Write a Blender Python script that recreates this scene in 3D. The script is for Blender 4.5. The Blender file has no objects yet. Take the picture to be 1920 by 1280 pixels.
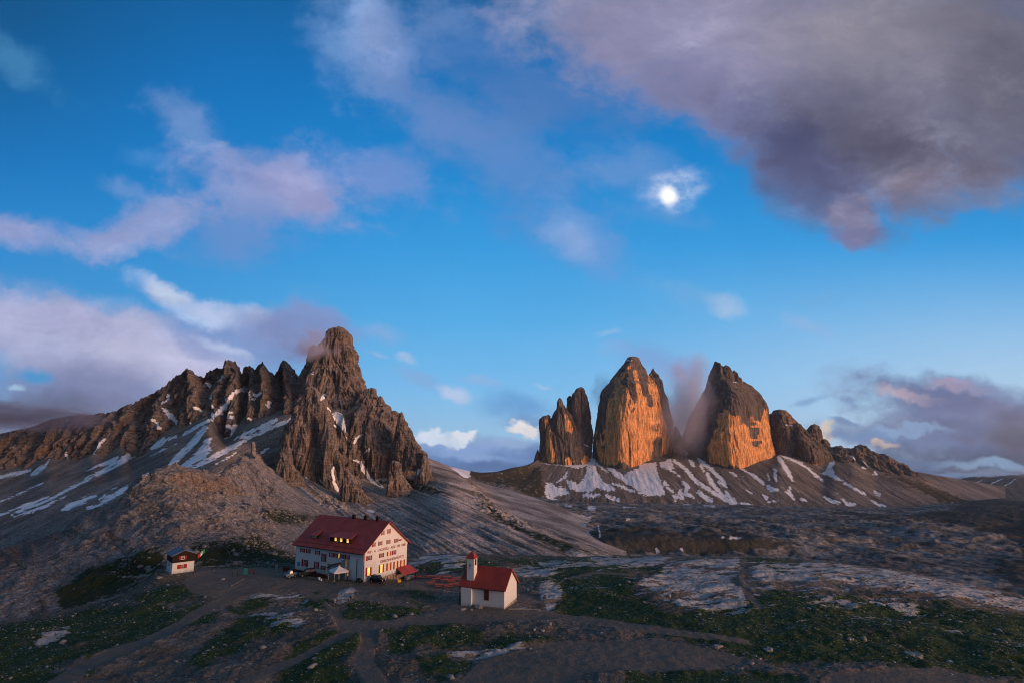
import bpy, bmesh, math, random
import numpy as np
from mathutils import Vector, Matrix

# ------------------------------------------------------------------ camera, sky, sun, exposure
PITCH = 0.171; CP = math.cos(PITCH); SP = math.sin(PITCH); CZ = 36.0; F0 = 1080.0
scene = bpy.context.scene
col = scene.collection
cam_d = bpy.data.cameras.new("camera"); cam = bpy.data.objects.new("camera", cam_d); col.objects.link(cam)
cam.location = (0, 0, CZ); cam.rotation_euler = (math.pi/2 + PITCH, 0, 0)
cam_d.sensor_width = 36; cam_d.lens = F0/1920*36; cam_d.clip_start = 0.5; cam_d.clip_end = 60000
scene.camera = cam
scene.view_settings.view_transform = 'Standard'; scene.view_settings.look = 'None'
scene.view_settings.exposure = 0.32; scene.view_settings.gamma = 1.0
scene.render.engine = 'CYCLES'
cy = scene.cycles
cy.use_denoising = True; cy.filter_width = 1.05
cy.max_bounces = 3; cy.diffuse_bounces = 2; cy.glossy_bounces = 1; cy.transmission_bounces = 1; cy.volume_bounces = 1
cy.transparent_max_bounces = 6
cy.volume_step_rate = 2.0; cy.volume_max_steps = 64
cy.caustics_reflective = False; cy.caustics_refractive = False

SUN_DIR = Vector((0.90, -0.436, 0)).normalized()
SUN_EL = math.radians(5.5)
sd = bpy.data.lights.new("sun", 'SUN'); sun = bpy.data.objects.new("sun", sd); col.objects.link(sun)
sd.energy = 3.0; sd.angle = math.radians(20); sd.color = (1.0, 0.57, 0.34)
v = Vector((SUN_DIR.x*math.cos(SUN_EL), SUN_DIR.y*math.cos(SUN_EL), math.sin(SUN_EL)))
sun.rotation_euler = v.to_track_quat('Z', 'Y').to_euler()
sun.location = (60, -40, 80)

def s2l(c):
    return tuple(((x/255)/12.92 if x/255 <= 0.04045 else ((x/255+0.055)/1.055)**2.4) for x in c)

class NT:
    """small helper for writing node trees"""
    def __init__(s, tree): s.t = tree; s.n = tree.nodes; s.l = tree.links
    def node(s, typ, **kw):
        n = s.n.new(typ)
        for k, v in kw.items(): setattr(n, k, v)
        return n
    def put(s, sock, v):
        if hasattr(v, 'is_output') or isinstance(v, bpy.types.NodeSocket): s.l.new(v, sock)
        elif isinstance(v, (tuple, list)) and len(v) == 3 and sock.type == 'RGBA': sock.default_value = (*v, 1)
        else: sock.default_value = v
    def m(s, op, a, b=0.0, c=0.0, clamp=False):
        n = s.n.new('ShaderNodeMath'); n.operation = op; n.use_clamp = clamp
        s.put(n.inputs[0], a); s.put(n.inputs[1], b); s.put(n.inputs[2], c)
        return n.outputs[0]
    def vm(s, op, a, b=(0, 0, 0), out=0):
        n = s.n.new('ShaderNodeVectorMath'); n.operation = op
        s.put(n.inputs[0], a)
        if op == 'SCALE': s.put(n.inputs['Scale'], b)
        else: s.put(n.inputs[1], b)
        return n.outputs[out]
    def mix(s, f, a, b, blend='MIX'):
        n = s.n.new('ShaderNodeMix'); n.data_type = 'RGBA'; n.blend_type = blend
        s.put(n.inputs[0], f); s.put(n.inputs[6], a); s.put(n.inputs[7], b)
        return n.outputs[2]
    def ramp(s, x, a, b, lo=0.0, hi=1.0, smooth=True):
        n = s.n.new('ShaderNodeMapRange'); n.interpolation_type = 'SMOOTHSTEP' if smooth else 'LINEAR'
        s.put(n.inputs[0], x); s.put(n.inputs[1], a); s.put(n.inputs[2], b); s.put(n.inputs[3], lo); s.put(n.inputs[4], hi)
        return n.outputs[0]
    def noise(s, vec, scale=1.0, detail=4.0, rough=0.55, dim='3D', out=0, dist=0.0):
        n = s.n.new('ShaderNodeTexNoise'); n.noise_dimensions = dim
        s.put(n.inputs['Vector'], vec); n.inputs['Scale'].default_value = scale
        n.inputs['Detail'].default_value = detail; n.inputs['Roughness'].default_value = rough
        n.inputs['Distortion'].default_value = dist
        return n.outputs[out]
    def mapping(s, vec, loc=(0, 0, 0), rot=(0, 0, 0), scale=(1, 1, 1), typ='POINT'):
        n = s.n.new('ShaderNodeMapping'); n.vector_type = typ
        s.put(n.inputs[0], vec); n.inputs[1].default_value = loc; n.inputs[2].default_value = rot; n.inputs[3].default_value = scale
        return n.outputs[0]
    def colramp(s, x, stops):
        n = s.n.new('ShaderNodeValToRGB'); s.put(n.inputs[0], x); e = n.color_ramp.elements
        while len(e) < len(stops): e.new(0.5)
        for k, (p, c) in enumerate(stops): e[k].position = p; e[k].color = (*c, 1)
        return n.outputs[0]
    def comb(s, x, y, z):
        n = s.n.new('ShaderNodeCombineXYZ'); s.put(n.inputs[0], x); s.put(n.inputs[1], y); s.put(n.inputs[2], z); return n.outputs[0]
    def sep(s, v):
        n = s.n.new('ShaderNodeSeparateXYZ'); s.put(n.inputs[0], v); return n.outputs

# ---- world: dusk sky; clouds are placed by sky direction (azimuth / height above the horizon)
world = bpy.data.worlds.new("World"); scene.world = world; world.use_nodes = True
W = NT(world.node_tree); W.n.clear()
gen = W.node('ShaderNodeTexCoord').outputs['Generated']
dirn = W.vm('NORMALIZE', gen)
fw = W.vm('DOT_PRODUCT', dirn, (0, CP, SP), out=1)
fwc = W.m('MAXIMUM', fw, 0.12)
gx = W.m('DIVIDE', W.vm('DOT_PRODUCT', dirn, (1, 0, 0), out=1), fwc)
gy = W.m('DIVIDE', W.vm('DOT_PRODUCT', dirn, (0, -SP, CP), out=1), fwc)
GU = W.m('MULTIPLY_ADD', gx, 1.08, 0.96)      # across the south sky, in thousandths of the 20 mm gnomonic chart
GV = W.m('MULTIPLY_ADD', gy, -1.08, 0.64)     # down
P0 = W.comb(GU, GV, 0.0)
dz = W.sep(dirn)[2]
sky = W.colramp(GV, [(0.0, s2l((14, 92, 152))), (0.12, s2l((14, 108, 178))), (0.30, s2l((24, 128, 200))), (0.46, s2l((52, 150, 216))),
                     (0.60, s2l((80, 166, 224))), (0.72, s2l((112, 180, 230))), (0.84, s2l((146, 192, 226)))])
# deeper to the left and darkened like lens vignetting in the upper-left corner, paler low in the south-west
sky = W.mix(W.ramp(GU, 0.9, 0.0, 0, 0.42), sky, s2l((2, 102, 176)))
lowr = W.m('MULTIPLY', W.ramp(GU, 0.9, 2.0), W.ramp(GV, 0.42, 0.8))
sky = W.mix(W.m('MULTIPLY', lowr, 0.75), sky, s2l((186, 208, 228)))
corner = W.m('MULTIPLY', W.ramp(GU, 0.5, -0.1), W.ramp(GV, 0.45, -0.05))
sky = W.mix(W.m('MULTIPLY', corner, 0.6), sky, s2l((2, 62, 100)))
nish = W.node('ShaderNodeTexSky', sky_type='NISHITA'); nish.sun_disc = False
nish.sun_elevation = SUN_EL; nish.sun_rotation = math.atan2(SUN_DIR.x, SUN_DIR.y); nish.altitude = 2400
# warp for wispy edges
wv = W.noise(W.mapping(P0, scale=(1.0, 1.25, 1)), 5.0, 6, 0.58, out=1)
wv = W.vm('SUBTRACT', wv, (0.5, 0.5, 0.5))
wf = W.noise(W.mapping(P0, scale=(1.0, 1.3, 1)), 17.0, 6, 0.62, out=1)
wf = W.vm('SUBTRACT', wf, (0.5, 0.5, 0.5))
PW = W.vm('ADD', P0, W.vm('ADD', W.vm('SCALE', wv, 0.075), W.vm('SCALE', wf, 0.03)))
PH = W.vm('ADD', P0, W.vm('ADD', W.vm('SCALE', wv, 0.03), W.vm('SCALE', wf, 0.075)))
tex1 = W.noise(W.mapping(W.mapping(PW, rot=(0, 0, -0.3)), scale=(1.0, 1.35, 1)), 8.5, 8, 0.58, dist=0.1)
tex2 = W.noise(W.mapping(P0, scale=(1.0, 1.5, 1)), 24.0, 5, 0.6)
tex = W.m('ADD', W.m('MULTIPLY', W.m('SUBTRACT', tex1, 0.5), 2.0), W.m('MULTIPLY', W.m('SUBTRACT', tex2, 0.5), 0.7))

LIL = (133, 138, 190); PNK = (176, 138, 166); PUR = (104, 92, 128); DRK = (82, 72, 98); MAU = (138, 122, 144); WHT = (205, 210, 232)
#  (cx, cy, rx, ry, rotation deg, colour, opacity, softness 0..1, texture amount, hard-edged)
CLOUDS = [
 # upper left wisps
 (695, 55, 130, 130, 35, (112, 142, 200), .75, .8, 1.0, 0), (720, 80, 60, 110, -15, (150, 156, 206), .6, .8, .8, 0),
 (30, 120, 120, 40, 35, (70, 128, 180), .7, .8, 1.0, 0),
 (360, 240, 120, 46, 38, (118, 142, 200), .7, .8, 1.0, 0), (400, 285, 110, 40, 30, (100, 140, 202), .6, .9, 1.0, 0),
 # middle-left pink patches
 (500, 350, 190, 90, 8, (140, 146, 200), .9, .7, .9, 0), (560, 350, 100, 52, 14, (168, 156, 202), .65, .8, .9, 0), (440, 360, 90, 40, 0, (158, 156, 205), .5, .8, .9, 0),
 (430, 430, 150, 80, 12, (110, 136, 198), .7, .8, 1.0, 0),
 (280, 425, 150, 46, -18, (148, 150, 200), .85, .7, .9, 0), (190, 465, 80, 30, 0, (154, 152, 200), .6, .7, .8, 0),
 (245, 365, 80, 24, 22, (116, 144, 204), .6, .8, 1.0, 0), (270, 300, 70, 20, 15, (84, 138, 204), .5, .9, 1.0, 0),
 (30, 438, 95, 36, 14, (150, 150, 200), .9, .6, .7, 0), (140, 440, 40, 16, 30, (130, 146, 204), .6, .8, .8, 0),
 # veil from the centre towards the moon
 (720, 335, 140, 62, 18, (124, 140, 202), .7, .8, 1.0, 0),
 (900, 260, 240, 100, 28, (92, 128, 192), .72, .8, 1.0, 0), (850, 240, 120, 50, 20, (116, 138, 198), .5, .8, 1.0, 0),
 (1010, 350, 210, 95, 38, (88, 132, 200), .62, .9, 1.0, 0),
 (1085, 440, 120, 56, 45, (108, 148, 212), .65, .8, 1.0, 0), (1070, 450, 50, 36, 40, (146, 162, 214), .6, .9, .8, 0),
 (1000, 170, 260, 110, 10, (82, 116, 180), .7, .9, .9, 0),
 (860, 60, 160, 90, 20, (76, 116, 182), .7, .9, 1.0, 0), (820, 30, 70, 50, 0, (110, 134, 190), .5, .9, 1.0, 0),
 (1190, 330, 150, 60, 10, (110, 142, 202), .6, .9, 1.0, 0), (1230, 400, 120, 30, 10, (96, 142, 206), .5, .9, 1.0, 0),
 # big cloud, upper right
 (1120, 40, 240, 110, 14, (124, 134, 182), .8, .8, .9, 0), (1220, 130, 190, 90, 24, (132, 128, 174), .85, .8, .7, 0),
 (1480, 60, 500, 170, 6, (146, 134, 166), .97, .5, .4, 0),
 (1790, 150, 400, 230, 0, (120, 110, 134), .95, .5, .35, 0),
 (1400, 190, 260, 100, 27, (128, 120, 160), .92, .6, .5, 0),
 (1620, 270, 260, 110, 24, (106, 98, 124), .92, .6, .5, 0),
 (1540, 350, 170, 84, 30, (98, 94, 132), .9, .6, .5, 0),
 (1600, 425, 70, 44, 34, (128, 114, 148), .85, .7, .6, 0),
 (1880, 280, 190, 70, -30, (116, 108, 134), .85, .7, .5, 0), (1740, 350, 160, 60, -22, (122, 108, 134), .7, .8, .7, 0),
 (1800, 385, 150, 40, -14, (112, 124, 168), .6, .9, .8, 0),
 (1300, 60, 260, 90, 10, (152, 140, 180), .6, .9, .7, 0), (1560, 80, 280, 90, 5, (164, 148, 166), .5, .9, .5, 0),
 (1750, 30, 260, 70, 0, (138, 126, 140), .5, .9, .5, 0),
 (1890, 130, 150, 200, 0, (92, 84, 102), .6, .9, .4, 0), (1480, 270, 170, 60, 30, (78, 76, 112), .75, .9, .6, 0), (1680, 280, 190, 60, 12, (80, 72, 96), .75, .9, .6, 0),
 (1680, 350, 110, 22, -20, (132, 110, 128), .35, .9, .8, 0), (1585, 455, 50, 22, 20, (142, 118, 156), .6, .8, .6, 0),
 # small ones on the right
 (1350, 568, 44, 20, 24, (166, 184, 224), .85, .8, .8, 0), (1285, 545, 70, 26, 15, (112, 162, 218), .6, .9, 1.0, 0),
 (1515, 612, 50, 18, 18, (142, 172, 222), .8, .9, .9, 0), (1540, 555, 90, 14, -5, (112, 162, 216), .5, .9, 1.0, 0),
 (1150, 650, 46, 14, 5, (134, 170, 224), .5, .9, .9, 0), (1135, 622, 26, 7, 0, (150, 178, 224), .5, .9, .8, 0),
 (1230, 668, 90, 34, 15, (126, 150, 208), .65, .9, .8, 0), (1290, 700, 60, 46, 0, (142, 142, 192), .6, .9, .7, 0),
 # left bank behind the ridge
 (120, 640, 250, 90, 16, (172, 164, 204), .95, .45, .4, 0), (50, 590, 110, 46, 5, (176, 168, 208), .8, .6, .5, 0),
 (290, 665, 200, 66, 24, (188, 176, 212), .93, .45, .4, 0), (380, 680, 120, 46, 26, (190, 178, 216), .85, .6, .5, 0),
 (200, 740, 330, 70, 6, (124, 122, 168), .9, .8, .3, 0),
 (60, 785, 220, 50, 0, (82, 80, 116), .85, .7, .25, 0), (150, 600, 160, 30, 18, (164, 154, 200), .5, .8, .6, 0),
 (62, 705, 42, 20, 20, (34, 138, 204), .8, .7, .6, 0), (32, 725, 18, 6, 14, (160, 186, 222), .85, .7, .4, 0),
 (470, 650, 190, 56, 14, (128, 140, 194), .8, .6, .7, 0),
 (350, 572, 110, 26, 24, (176, 182, 224), .9, .6, .6, 0), (318, 552, 46, 18, 15, (208, 206, 234), .7, .7, .5, 0), (395, 590, 54, 24, 22, (184, 186, 226), .7, .8, .6, 0),
 (466, 598, 38, 20, 15, (190, 190, 228), .8, .8, .5, 0), (214, 568, 60, 20, 5, (112, 154, 212), .7, .9, .9, 0),
 (560, 625, 130, 50, 0, (136, 140, 192), .85, .7, .6, 0), (600, 596, 80, 30, 10, (132, 142, 198), .7, .8, .7, 0), (575, 560, 50, 24, 10, (84, 150, 214), .4, .9, .8, 0),
 (424, 664, 60, 12, 28, (196, 194, 230), .6, .8, .5, 0),
 # right of the peak
 (730, 622, 46, 18, 28, (132, 162, 216), .8, .9, .8, 0), (765, 668, 24, 11, 30, (160, 180, 222), .9, .8, .8, 0), (716, 660, 24, 8, 12, (142, 170, 220), .8, .8, .8, 0),
 (785, 712, 60, 20, 32, (130, 162, 216), .8, .8, .9, 0), (850, 742, 38, 14, 14, (182, 188, 226), .9, .7, .8, 0), (895, 720, 42, 12, 5, (142, 170, 220), .75, .9, .8, 0),
 (1015, 717, 20, 7, 5, (168, 186, 226), .85, .8, .8, 0), (975, 760, 90, 26, 5, (90, 144, 208), .7, .9, 1.0, 0), (1000, 790, 70, 22, 0, (100, 134, 194), .7, .9, .8, 0),
 # cumulus bank in the gap
 (900, 862, 230, 40, 0, (84, 116, 178), .97, .35, .5, 0), (870, 838, 130, 24, 0, (126, 152, 208), .85, .5, .8, 0),
 (812, 822, 40, 15, 0, (214, 212, 238), .95, .4, .6, 1), (868, 822, 24, 13, 0, (228, 218, 236), .95, .4, .5, 1), (840, 830, 50, 10, 0, (200, 204, 234), .8, .5, .6, 1), (984, 806, 30, 17, 10, (240, 222, 232), .97, .4, .6, 1),
 (950, 828, 60, 12, 0, (150, 168, 216), .75, .6, .8, 0), (930, 880, 180, 16, 0, (60, 92, 146), .8, .7, .5, 0), (890, 858, 120, 8, 2, (136, 158, 208), .6, .8, .8, 0),
 # right-hand bank
 (1546, 812, 18, 15, 0, (242, 210, 196), .95, .5, .4, 1), (1590, 804, 44, 7, 14, (104, 130, 184), .75, .8, .8, 0), (1510, 760, 50, 10, -16, (112, 140, 194), .75, .9, .9, 0), (1595, 762, 30, 8, 20, (112, 144, 196), .6, .9, .9, 0),
 (1850, 800, 270, 80, 14, (104, 110, 156), .97, .4, .6, 0), (1700, 742, 66, 15, 12, (206, 172, 190), .9, .6, .7, 1), (1795, 724, 64, 15, 6, (182, 156, 188), .9, .6, .6, 1),
 (1740, 832, 220, 30, 4, (98, 112, 160), .88, .6, .8, 0), (1880, 775, 120, 30, 14, (124, 116, 154), .7, .7, .7, 0), (1780, 765, 130, 26, 16, (112, 112, 156), .7, .7, .7, 0), (1870, 735, 90, 22, 14, (130, 140, 184), .6, .8, .8, 0),
 (1700, 810, 100, 10, -6, (136, 160, 206), .8, .6, .7, 1), (1660, 838, 26, 10, 0, (226, 190, 186), .9, .5, .5, 1), (1800, 800, 100, 14, 8, (86, 92, 136), .7, .8, .8, 0),
 (1620, 828, 80, 9, 2, (104, 132, 184), .8, .7, .7, 0), (1860, 830, 120, 16, 6, (92, 90, 128), .7, .8, .8, 0),
 (1810, 884, 250, 46, 0, (62, 78, 116), .97, .5, .5, 0), (1905, 820, 60, 50, 0, (72, 68, 94), .8, .8, .5, 0),
 (1850, 872, 150, 9, 3, (124, 148, 188), .9, .6, .8, 0), (1780, 888, 140, 9, 2, (104, 128, 170), .85, .6, .8, 0), (1700, 868, 110, 14, 4, (84, 104, 150), .8, .7, .8, 0),
]
c_ = sky
for (cx, cyy, rx, ry, rot, colr, op, soft, ta, hard) in CLOUDS:
    # (a vanishing share of the colour so far keeps the nodes evaluated one cloud after another)
    pp = W.vm('ADD', PH if hard else PW, W.vm('SCALE', c_, 1e-7))
    mp = W.mapping(pp, loc=(cx/1000, cyy/1000, 0), rot=(0, 0, math.radians(rot)), scale=(rx/1000, ry/1000, 1), typ='TEXTURE')
    ln = W.vm('LENGTH', mp, out=1)
    f = W.m('MULTIPLY_ADD', tex, -ta, ln)
    mask = W.ramp(f, 1.25, 1.25 - 0.25 - soft*1.05, 0.0, op)
    # lay the cloud colour over the sky, slightly less red
    c_ = W.mix(mask, c_, s2l((colr[0]*.955, colr[1]*1.02, colr[2]*.99)))
# billows: the cloud layer is uneven in thickness, lit pink on its crests
cl_m = W.ramp(W.vm('LENGTH', W.vm('SUBTRACT', c_, sky), out=1), 0.04, 0.32)
bil = W.noise(W.mapping(PW, scale=(1.0, 1.9, 1), rot=(0, 0, 0.45)), 4.2, 8, 0.62, dist=0.35)
bil2 = W.noise(W.mapping(PH, scale=(1.0, 2.4, 1), rot=(0, 0, 0.3)), 15.0, 6, 0.62)
bb = W.m('ADD', W.m('MULTIPLY', W.m('SUBTRACT', bil, .5), 1.5), W.m('MULTIPLY', W.m('SUBTRACT', bil2, .5), .34))
shade = W.comb(W.m('MULTIPLY_ADD', bb, .8, 1.0), W.m('MULTIPLY_ADD', bb, .72, 1.0), W.m('MULTIPLY_ADD', bb, .55, 1.0))
c_ = W.mix(W.m('MULTIPLY', cl_m, .9), c_, W.vm('MULTIPLY', c_, shade))
crest = W.m('MULTIPLY', W.m('MULTIPLY', cl_m, W.ramp(bb, .0, .75)), W.ramp(GV, .80, .45, .3, 1.0))
c_ = W.vm('ADD', c_, W.vm('SCALE', (.14, .15, .18), crest))
# glow of the moon through thin cloud
md = W.vm('LENGTH', W.vm('MULTIPLY', W.vm('ADD', W.vm('SUBTRACT', P0, (1.2535, 0.368, 0)), W.vm('ADD', W.vm('SCALE', wf, 0.05), W.vm('SCALE', wv, 0.03))), (1.0, 1.15, 1.0)), out=1)
md2 = W.vm('LENGTH', W.mapping(W.vm('ADD', P0, W.vm('SCALE', wf, 0.06)), loc=(1.262, 0.355, 0), rot=(0, 0, -.25), scale=(.075, .042, 1), typ='TEXTURE'), out=1)
glow = W.m('MAXIMUM', W.m('POWER', W.ramp(md, 0.06, 0.0), 2.0), W.m('MULTIPLY', W.ramp(md2, 1.15, 0.1), .6))
glow = W.m('MULTIPLY', glow, W.ramp(tex2, 0.32, 0.62, 0.25, 1.0))
c_ = W.mix(W.m('MULTIPLY', glow, 0.95, clamp=True), c_, s2l((215, 220, 245)))
md0 = W.vm('LENGTH', W.vm('ADD', W.vm('SUBTRACT', P0, (1.2535, 0.368, 0)), W.vm('SCALE', wf, 0.012)), out=1)
c_ = W.mix(W.ramp(md0, 0.024, 0.006), c_, (1.0, 1.0, 1.0))
# brightness grain of the cloud layer
c_ = W.mix(1.0, c_, W.comb(W.m('MULTIPLY_ADD', tex, 0.05, 1.0), W.m('MULTIPLY_ADD', tex, 0.04, 1.0), W.m('MULTIPLY_ADD', tex, 0.03, 1.0)), 'MULTIPLY')
# the rest of the vault: overhead blue, afterglow behind, dark ground below
up_c = W.colramp(dz, [(0.0, s2l((72, 104, 138))), (0.18, s2l((84, 116, 146))), (0.6, s2l((104, 128, 150))), (1.0, s2l((88, 118, 146)))])
glowd = W.ramp(W.vm('DOT_PRODUCT', dirn, tuple(SUN_DIR), out=1), 0.72, 1.0)
glowh = W.ramp(dz, 0.55, 0.02)
up_c = W.mix(W.m('MULTIPLY', glowd, glowh), up_c, (2.1, 1.0, .78))
tot = W.mix(W.ramp(fw, 0.2, 0.38), up_c, c_)
tot = W.mix(W.ramp(dz, -0.085, -0.16), tot, (0.012, 0.012, 0.014))
bg = W.node('ShaderNodeBackground'); W.put(bg.inputs[0], tot); bg.inputs[1].default_value = 0.84
bg2 = W.node('ShaderNodeBackground'); W.put(bg2.inputs[0], nish.outputs[0]); bg2.inputs[1].default_value = 0.004
ad = W.node('ShaderNodeAddShader'); W.l.new(bg.outputs[0], ad.inputs[0]); W.l.new(bg2.outputs[0], ad.inputs[1])
wo = W.node('ShaderNodeOutputWorld'); W.l.new(ad.outputs[0], wo.inputs[0])
world.cycles.sampling_method = 'MANUAL'; world.cycles.sample_map_resolution = 512

# ------------------------------------------------------------------ numeric helpers
def ray(px, row):
    u = -(np.asarray(row, float)-640)/F0
    return (np.asarray(px, float)-960)/F0, CP-u*SP, SP+u*CP
def P(px, row, Y):
    dx, dy, dzz = ray(px, row); t = Y/dy
    return dx*t, Y+0*t, CZ+dzz*t
def proj(x, y, z):
    f = y*CP+(z-CZ)*SP; u = -y*SP+(z-CZ)*CP
    f = np.maximum(f, .1)
    return 960+F0*x/f, 640-F0*u/f

_M = np.uint32
def _h(ix, iy, iz, seed):
    h = (ix.astype(np.uint32)*_M(374761393)) ^ (iy.astype(np.uint32)*_M(668265263)) ^ (iz.astype(np.uint32)*_M(2147483647)) ^ _M((seed*2654435761) & 0xffffffff)
    h = (h ^ (h >> _M(13)))*_M(1274126177)
    h = (h ^ (h >> _M(16)))*_M(2246822519)
    return (h ^ (h >> _M(15)))
def noise3(x, y, z, seed=0):
    x = np.asarray(x, np.float32); y = np.asarray(y, np.float32); z = np.asarray(z, np.float32)
    x, y, z = np.broadcast_arrays(x, y, z)
    fx, fy, fz = np.floor(x), np.floor(y), np.floor(z)
    ix, iy, iz = fx.astype(np.int64), fy.astype(np.int64), fz.astype(np.int64)
    x = x-fx; y = y-fy; z = z-fz
    u = x*x*x*(x*(x*6-15)+10); v = y*y*y*(y*(y*6-15)+10); w = z*z*z*(z*(z*6-15)+10)
    def g(dx, dy, dz_):
        h = _h(ix+dx, iy+dy, iz+dz_, seed)
        a = (h & _M(1023)).astype(np.float32)/511.5-1; b = ((h >> _M(10)) & _M(1023)).astype(np.float32)/511.5-1
        c = ((h >> _M(20)) & _M(1023)).astype(np.float32)/511.5-1
        return a*(x-dx)+b*(y-dy)+c*(z-dz_)
    def lp(a, b, t): return a+(b-a)*t
    return lp(lp(lp(g(0,0,0), g(1,0,0), u), lp(g(0,1,0), g(1,1,0), u), v), lp(lp(g(0,0,1), g(1,0,1), u), lp(g(0,1,1), g(1,1,1), u), v), w)
def noise2(x, y, seed=0):
    x = np.asarray(x, np.float32); y = np.asarray(y, np.float32); x, y = np.broadcast_arrays(x, y)
    fx, fy = np.floor(x), np.floor(y); ix, iy = fx.astype(np.int64), fy.astype(np.int64); iz = np.zeros_like(ix)
    x = x-fx; y = y-fy
    u = x*x*x*(x*(x*6-15)+10); v = y*y*y*(y*(y*6-15)+10)
    def g(dx, dy):
        h = _h(ix+dx, iy+dy, iz, seed)
        a = (h & _M(1023)).astype(np.float32)/511.5-1; b = ((h >> _M(10)) & _M(1023)).astype(np.float32)/511.5-1
        return (a*(x-dx)+b*(y-dy))*1.3
    a = g(0, 0); b = g(1, 0); c = g(0, 1); d = g(1, 1)
    p = a+(b-a)*u; q = c+(d-c)*u
    return p+(q-p)*v
def fbm2(x, y, o=4, seed=0, gain=.5):
    r = 0; a = 1.0
    for k in range(o): r = r+a*noise2(x*2**k, y*2**k, seed+k); a *= gain
    return r
def fbm3(x, y, z, o=4, seed=0, gain=.5):
    r = 0; a = 1.0
    for k in range(o): r = r+a*noise3(x*2**k, y*2**k, z*2**k, seed+k); a *= gain
    return r
def rid3(x, y, z, o=4, seed=0, gain=.5):
    r = 0; a = 1.0
    for k in range(o): r = r+a*(1-2.6*np.abs(noise3(x*2**k, y*2**k, z*2**k, seed+k))); a *= gain
    return r
def bil3(x, y, z, o=3, seed=0, gain=.5):
    r = 0; a = 1.0
    for k in range(o): r = r+a*(np.abs(noise3(x*2**k, y*2**k, z*2**k, seed+k))*3.4-.7); a *= gain
    return r
def sst(x, a, b):
    t = np.clip((x-a)/(b-a), 0, 1); return t*t*(3-2*t)

def seg_field(px, row, pts, widths=None, closed=False, far=60.0):
    """signed field in chart units: >0 inside a stroke of given half-widths, or inside a closed outline"""
    out = np.full(px.shape, -far, np.float32)
    pts = np.array(pts, float)
    mw = 0 if widths is None else max(widths)
    bb = (px > pts[:, 0].min()-mw-12) & (px < pts[:, 0].max()+mw+12) & (row > pts[:, 1].min()-mw-12) & (row < pts[:, 1].max()+mw+12)
    if not bb.any(): return out
    X = px[bb]; Y = row[bb]
    best = np.full(X.shape, -1e9); inside = np.zeros(X.shape, bool); n = len(pts)
    for i in range(n if closed else n-1):
        x0, y0 = pts[i]; x1, y1 = pts[(i+1) % n]
        dx, dy = x1-x0, y1-y0; L2 = dx*dx+dy*dy+1e-9
        t = np.clip(((X-x0)*dx+(Y-y0)*dy)/L2, 0, 1)
        d = np.hypot(X-(x0+t*dx), Y-(y0+t*dy))
        if closed:
            best = np.maximum(best, -d)
            c = ((y0 > Y) != (y1 > Y)) & (X < (x1-x0)*(Y-y0)/((y1-y0) if y1 != y0 else 1e-9)+x0)
            inside ^= c
        else:
            w = widths[i]+(widths[i+1]-widths[i])*t
            best = np.maximum(best, w-d)
    if closed: best = np.where(inside, -best, best)
    out[bb] = best
    return out
def union(px, row, items):
    r = np.full(px.shape, -60, np.float32)
    for it in items:
        if it[0] == 'p': r = np.maximum(r, seg_field(px, row, it[1], None, True))
        else:
            pts = [(a[0], a[1]) for a in it[1]]; ws = [a[2] for a in it[1]]
            r = np.maximum(r, seg_field(px, row, pts, ws))
    return r

def link(o, parent=None):
    col.objects.link(o)
    if parent is not None: o.parent = parent
    return o
def tag(o, label=None, cat=None, group=None, kind=None):
    if label: o['label'] = label
    if cat: o['category'] = cat
    if group: o['group'] = group
    if kind: o['kind'] = kind
    return o

def mesh_from_grids(name, grids, mat, smooth=True):
    """grids: list of (X, Y, Z, wrap, attrs) -> one mesh"""
    co = []; qs = []; at = {}; off = 0
    for (X, Y, Z, wrap, attrs) in grids:
        T, N = X.shape
        co.append(np.stack([X, Y, Z], -1).reshape(-1, 3))
        idx = np.arange(T*N).reshape(T, N)+off
        nx = np.roll(idx, -1, 1) if wrap else None
        if wrap: a, b, c, d = idx[:-1], nx[:-1], nx[1:], idx[1:]
        else: a, b, c, d = idx[:-1, :-1], idx[:-1, 1:], idx[1:, 1:], idx[1:, :-1]
        qs.append(np.stack([a, d, c, b], -1).reshape(-1, 4))
        for k, v_ in attrs.items(): at.setdefault(k, []).append((off, v_.reshape(-1)))
        off += T*N
    co = np.concatenate(co).astype(np.float32); q = np.concatenate(qs).astype(np.int32)
    me = bpy.data.meshes.new(name)
    me.vertices.add(len(co)); me.vertices.foreach_set('co', co.reshape(-1))
    me.loops.add(q.size); me.loops.foreach_set('vertex_index', q.reshape(-1))
    me.polygons.add(len(q)); me.polygons.foreach_set('loop_start', np.arange(0, q.size, 4, dtype=np.int32))
    me.polygons.foreach_set('use_smooth', np.full(len(q), smooth))
    me.update(calc_edges=True)
    for k, parts in at.items():
        arr = np.zeros(len(co), np.float32)
        for o_, v_ in parts: arr[o_:o_+len(v_)] = v_
        A = me.attributes.new(k, 'FLOAT', 'POINT'); A.data.foreach_set('value', arr)
    me.materials.append(mat)
    o = bpy.data.objects.new(name, me)
    return o

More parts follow.
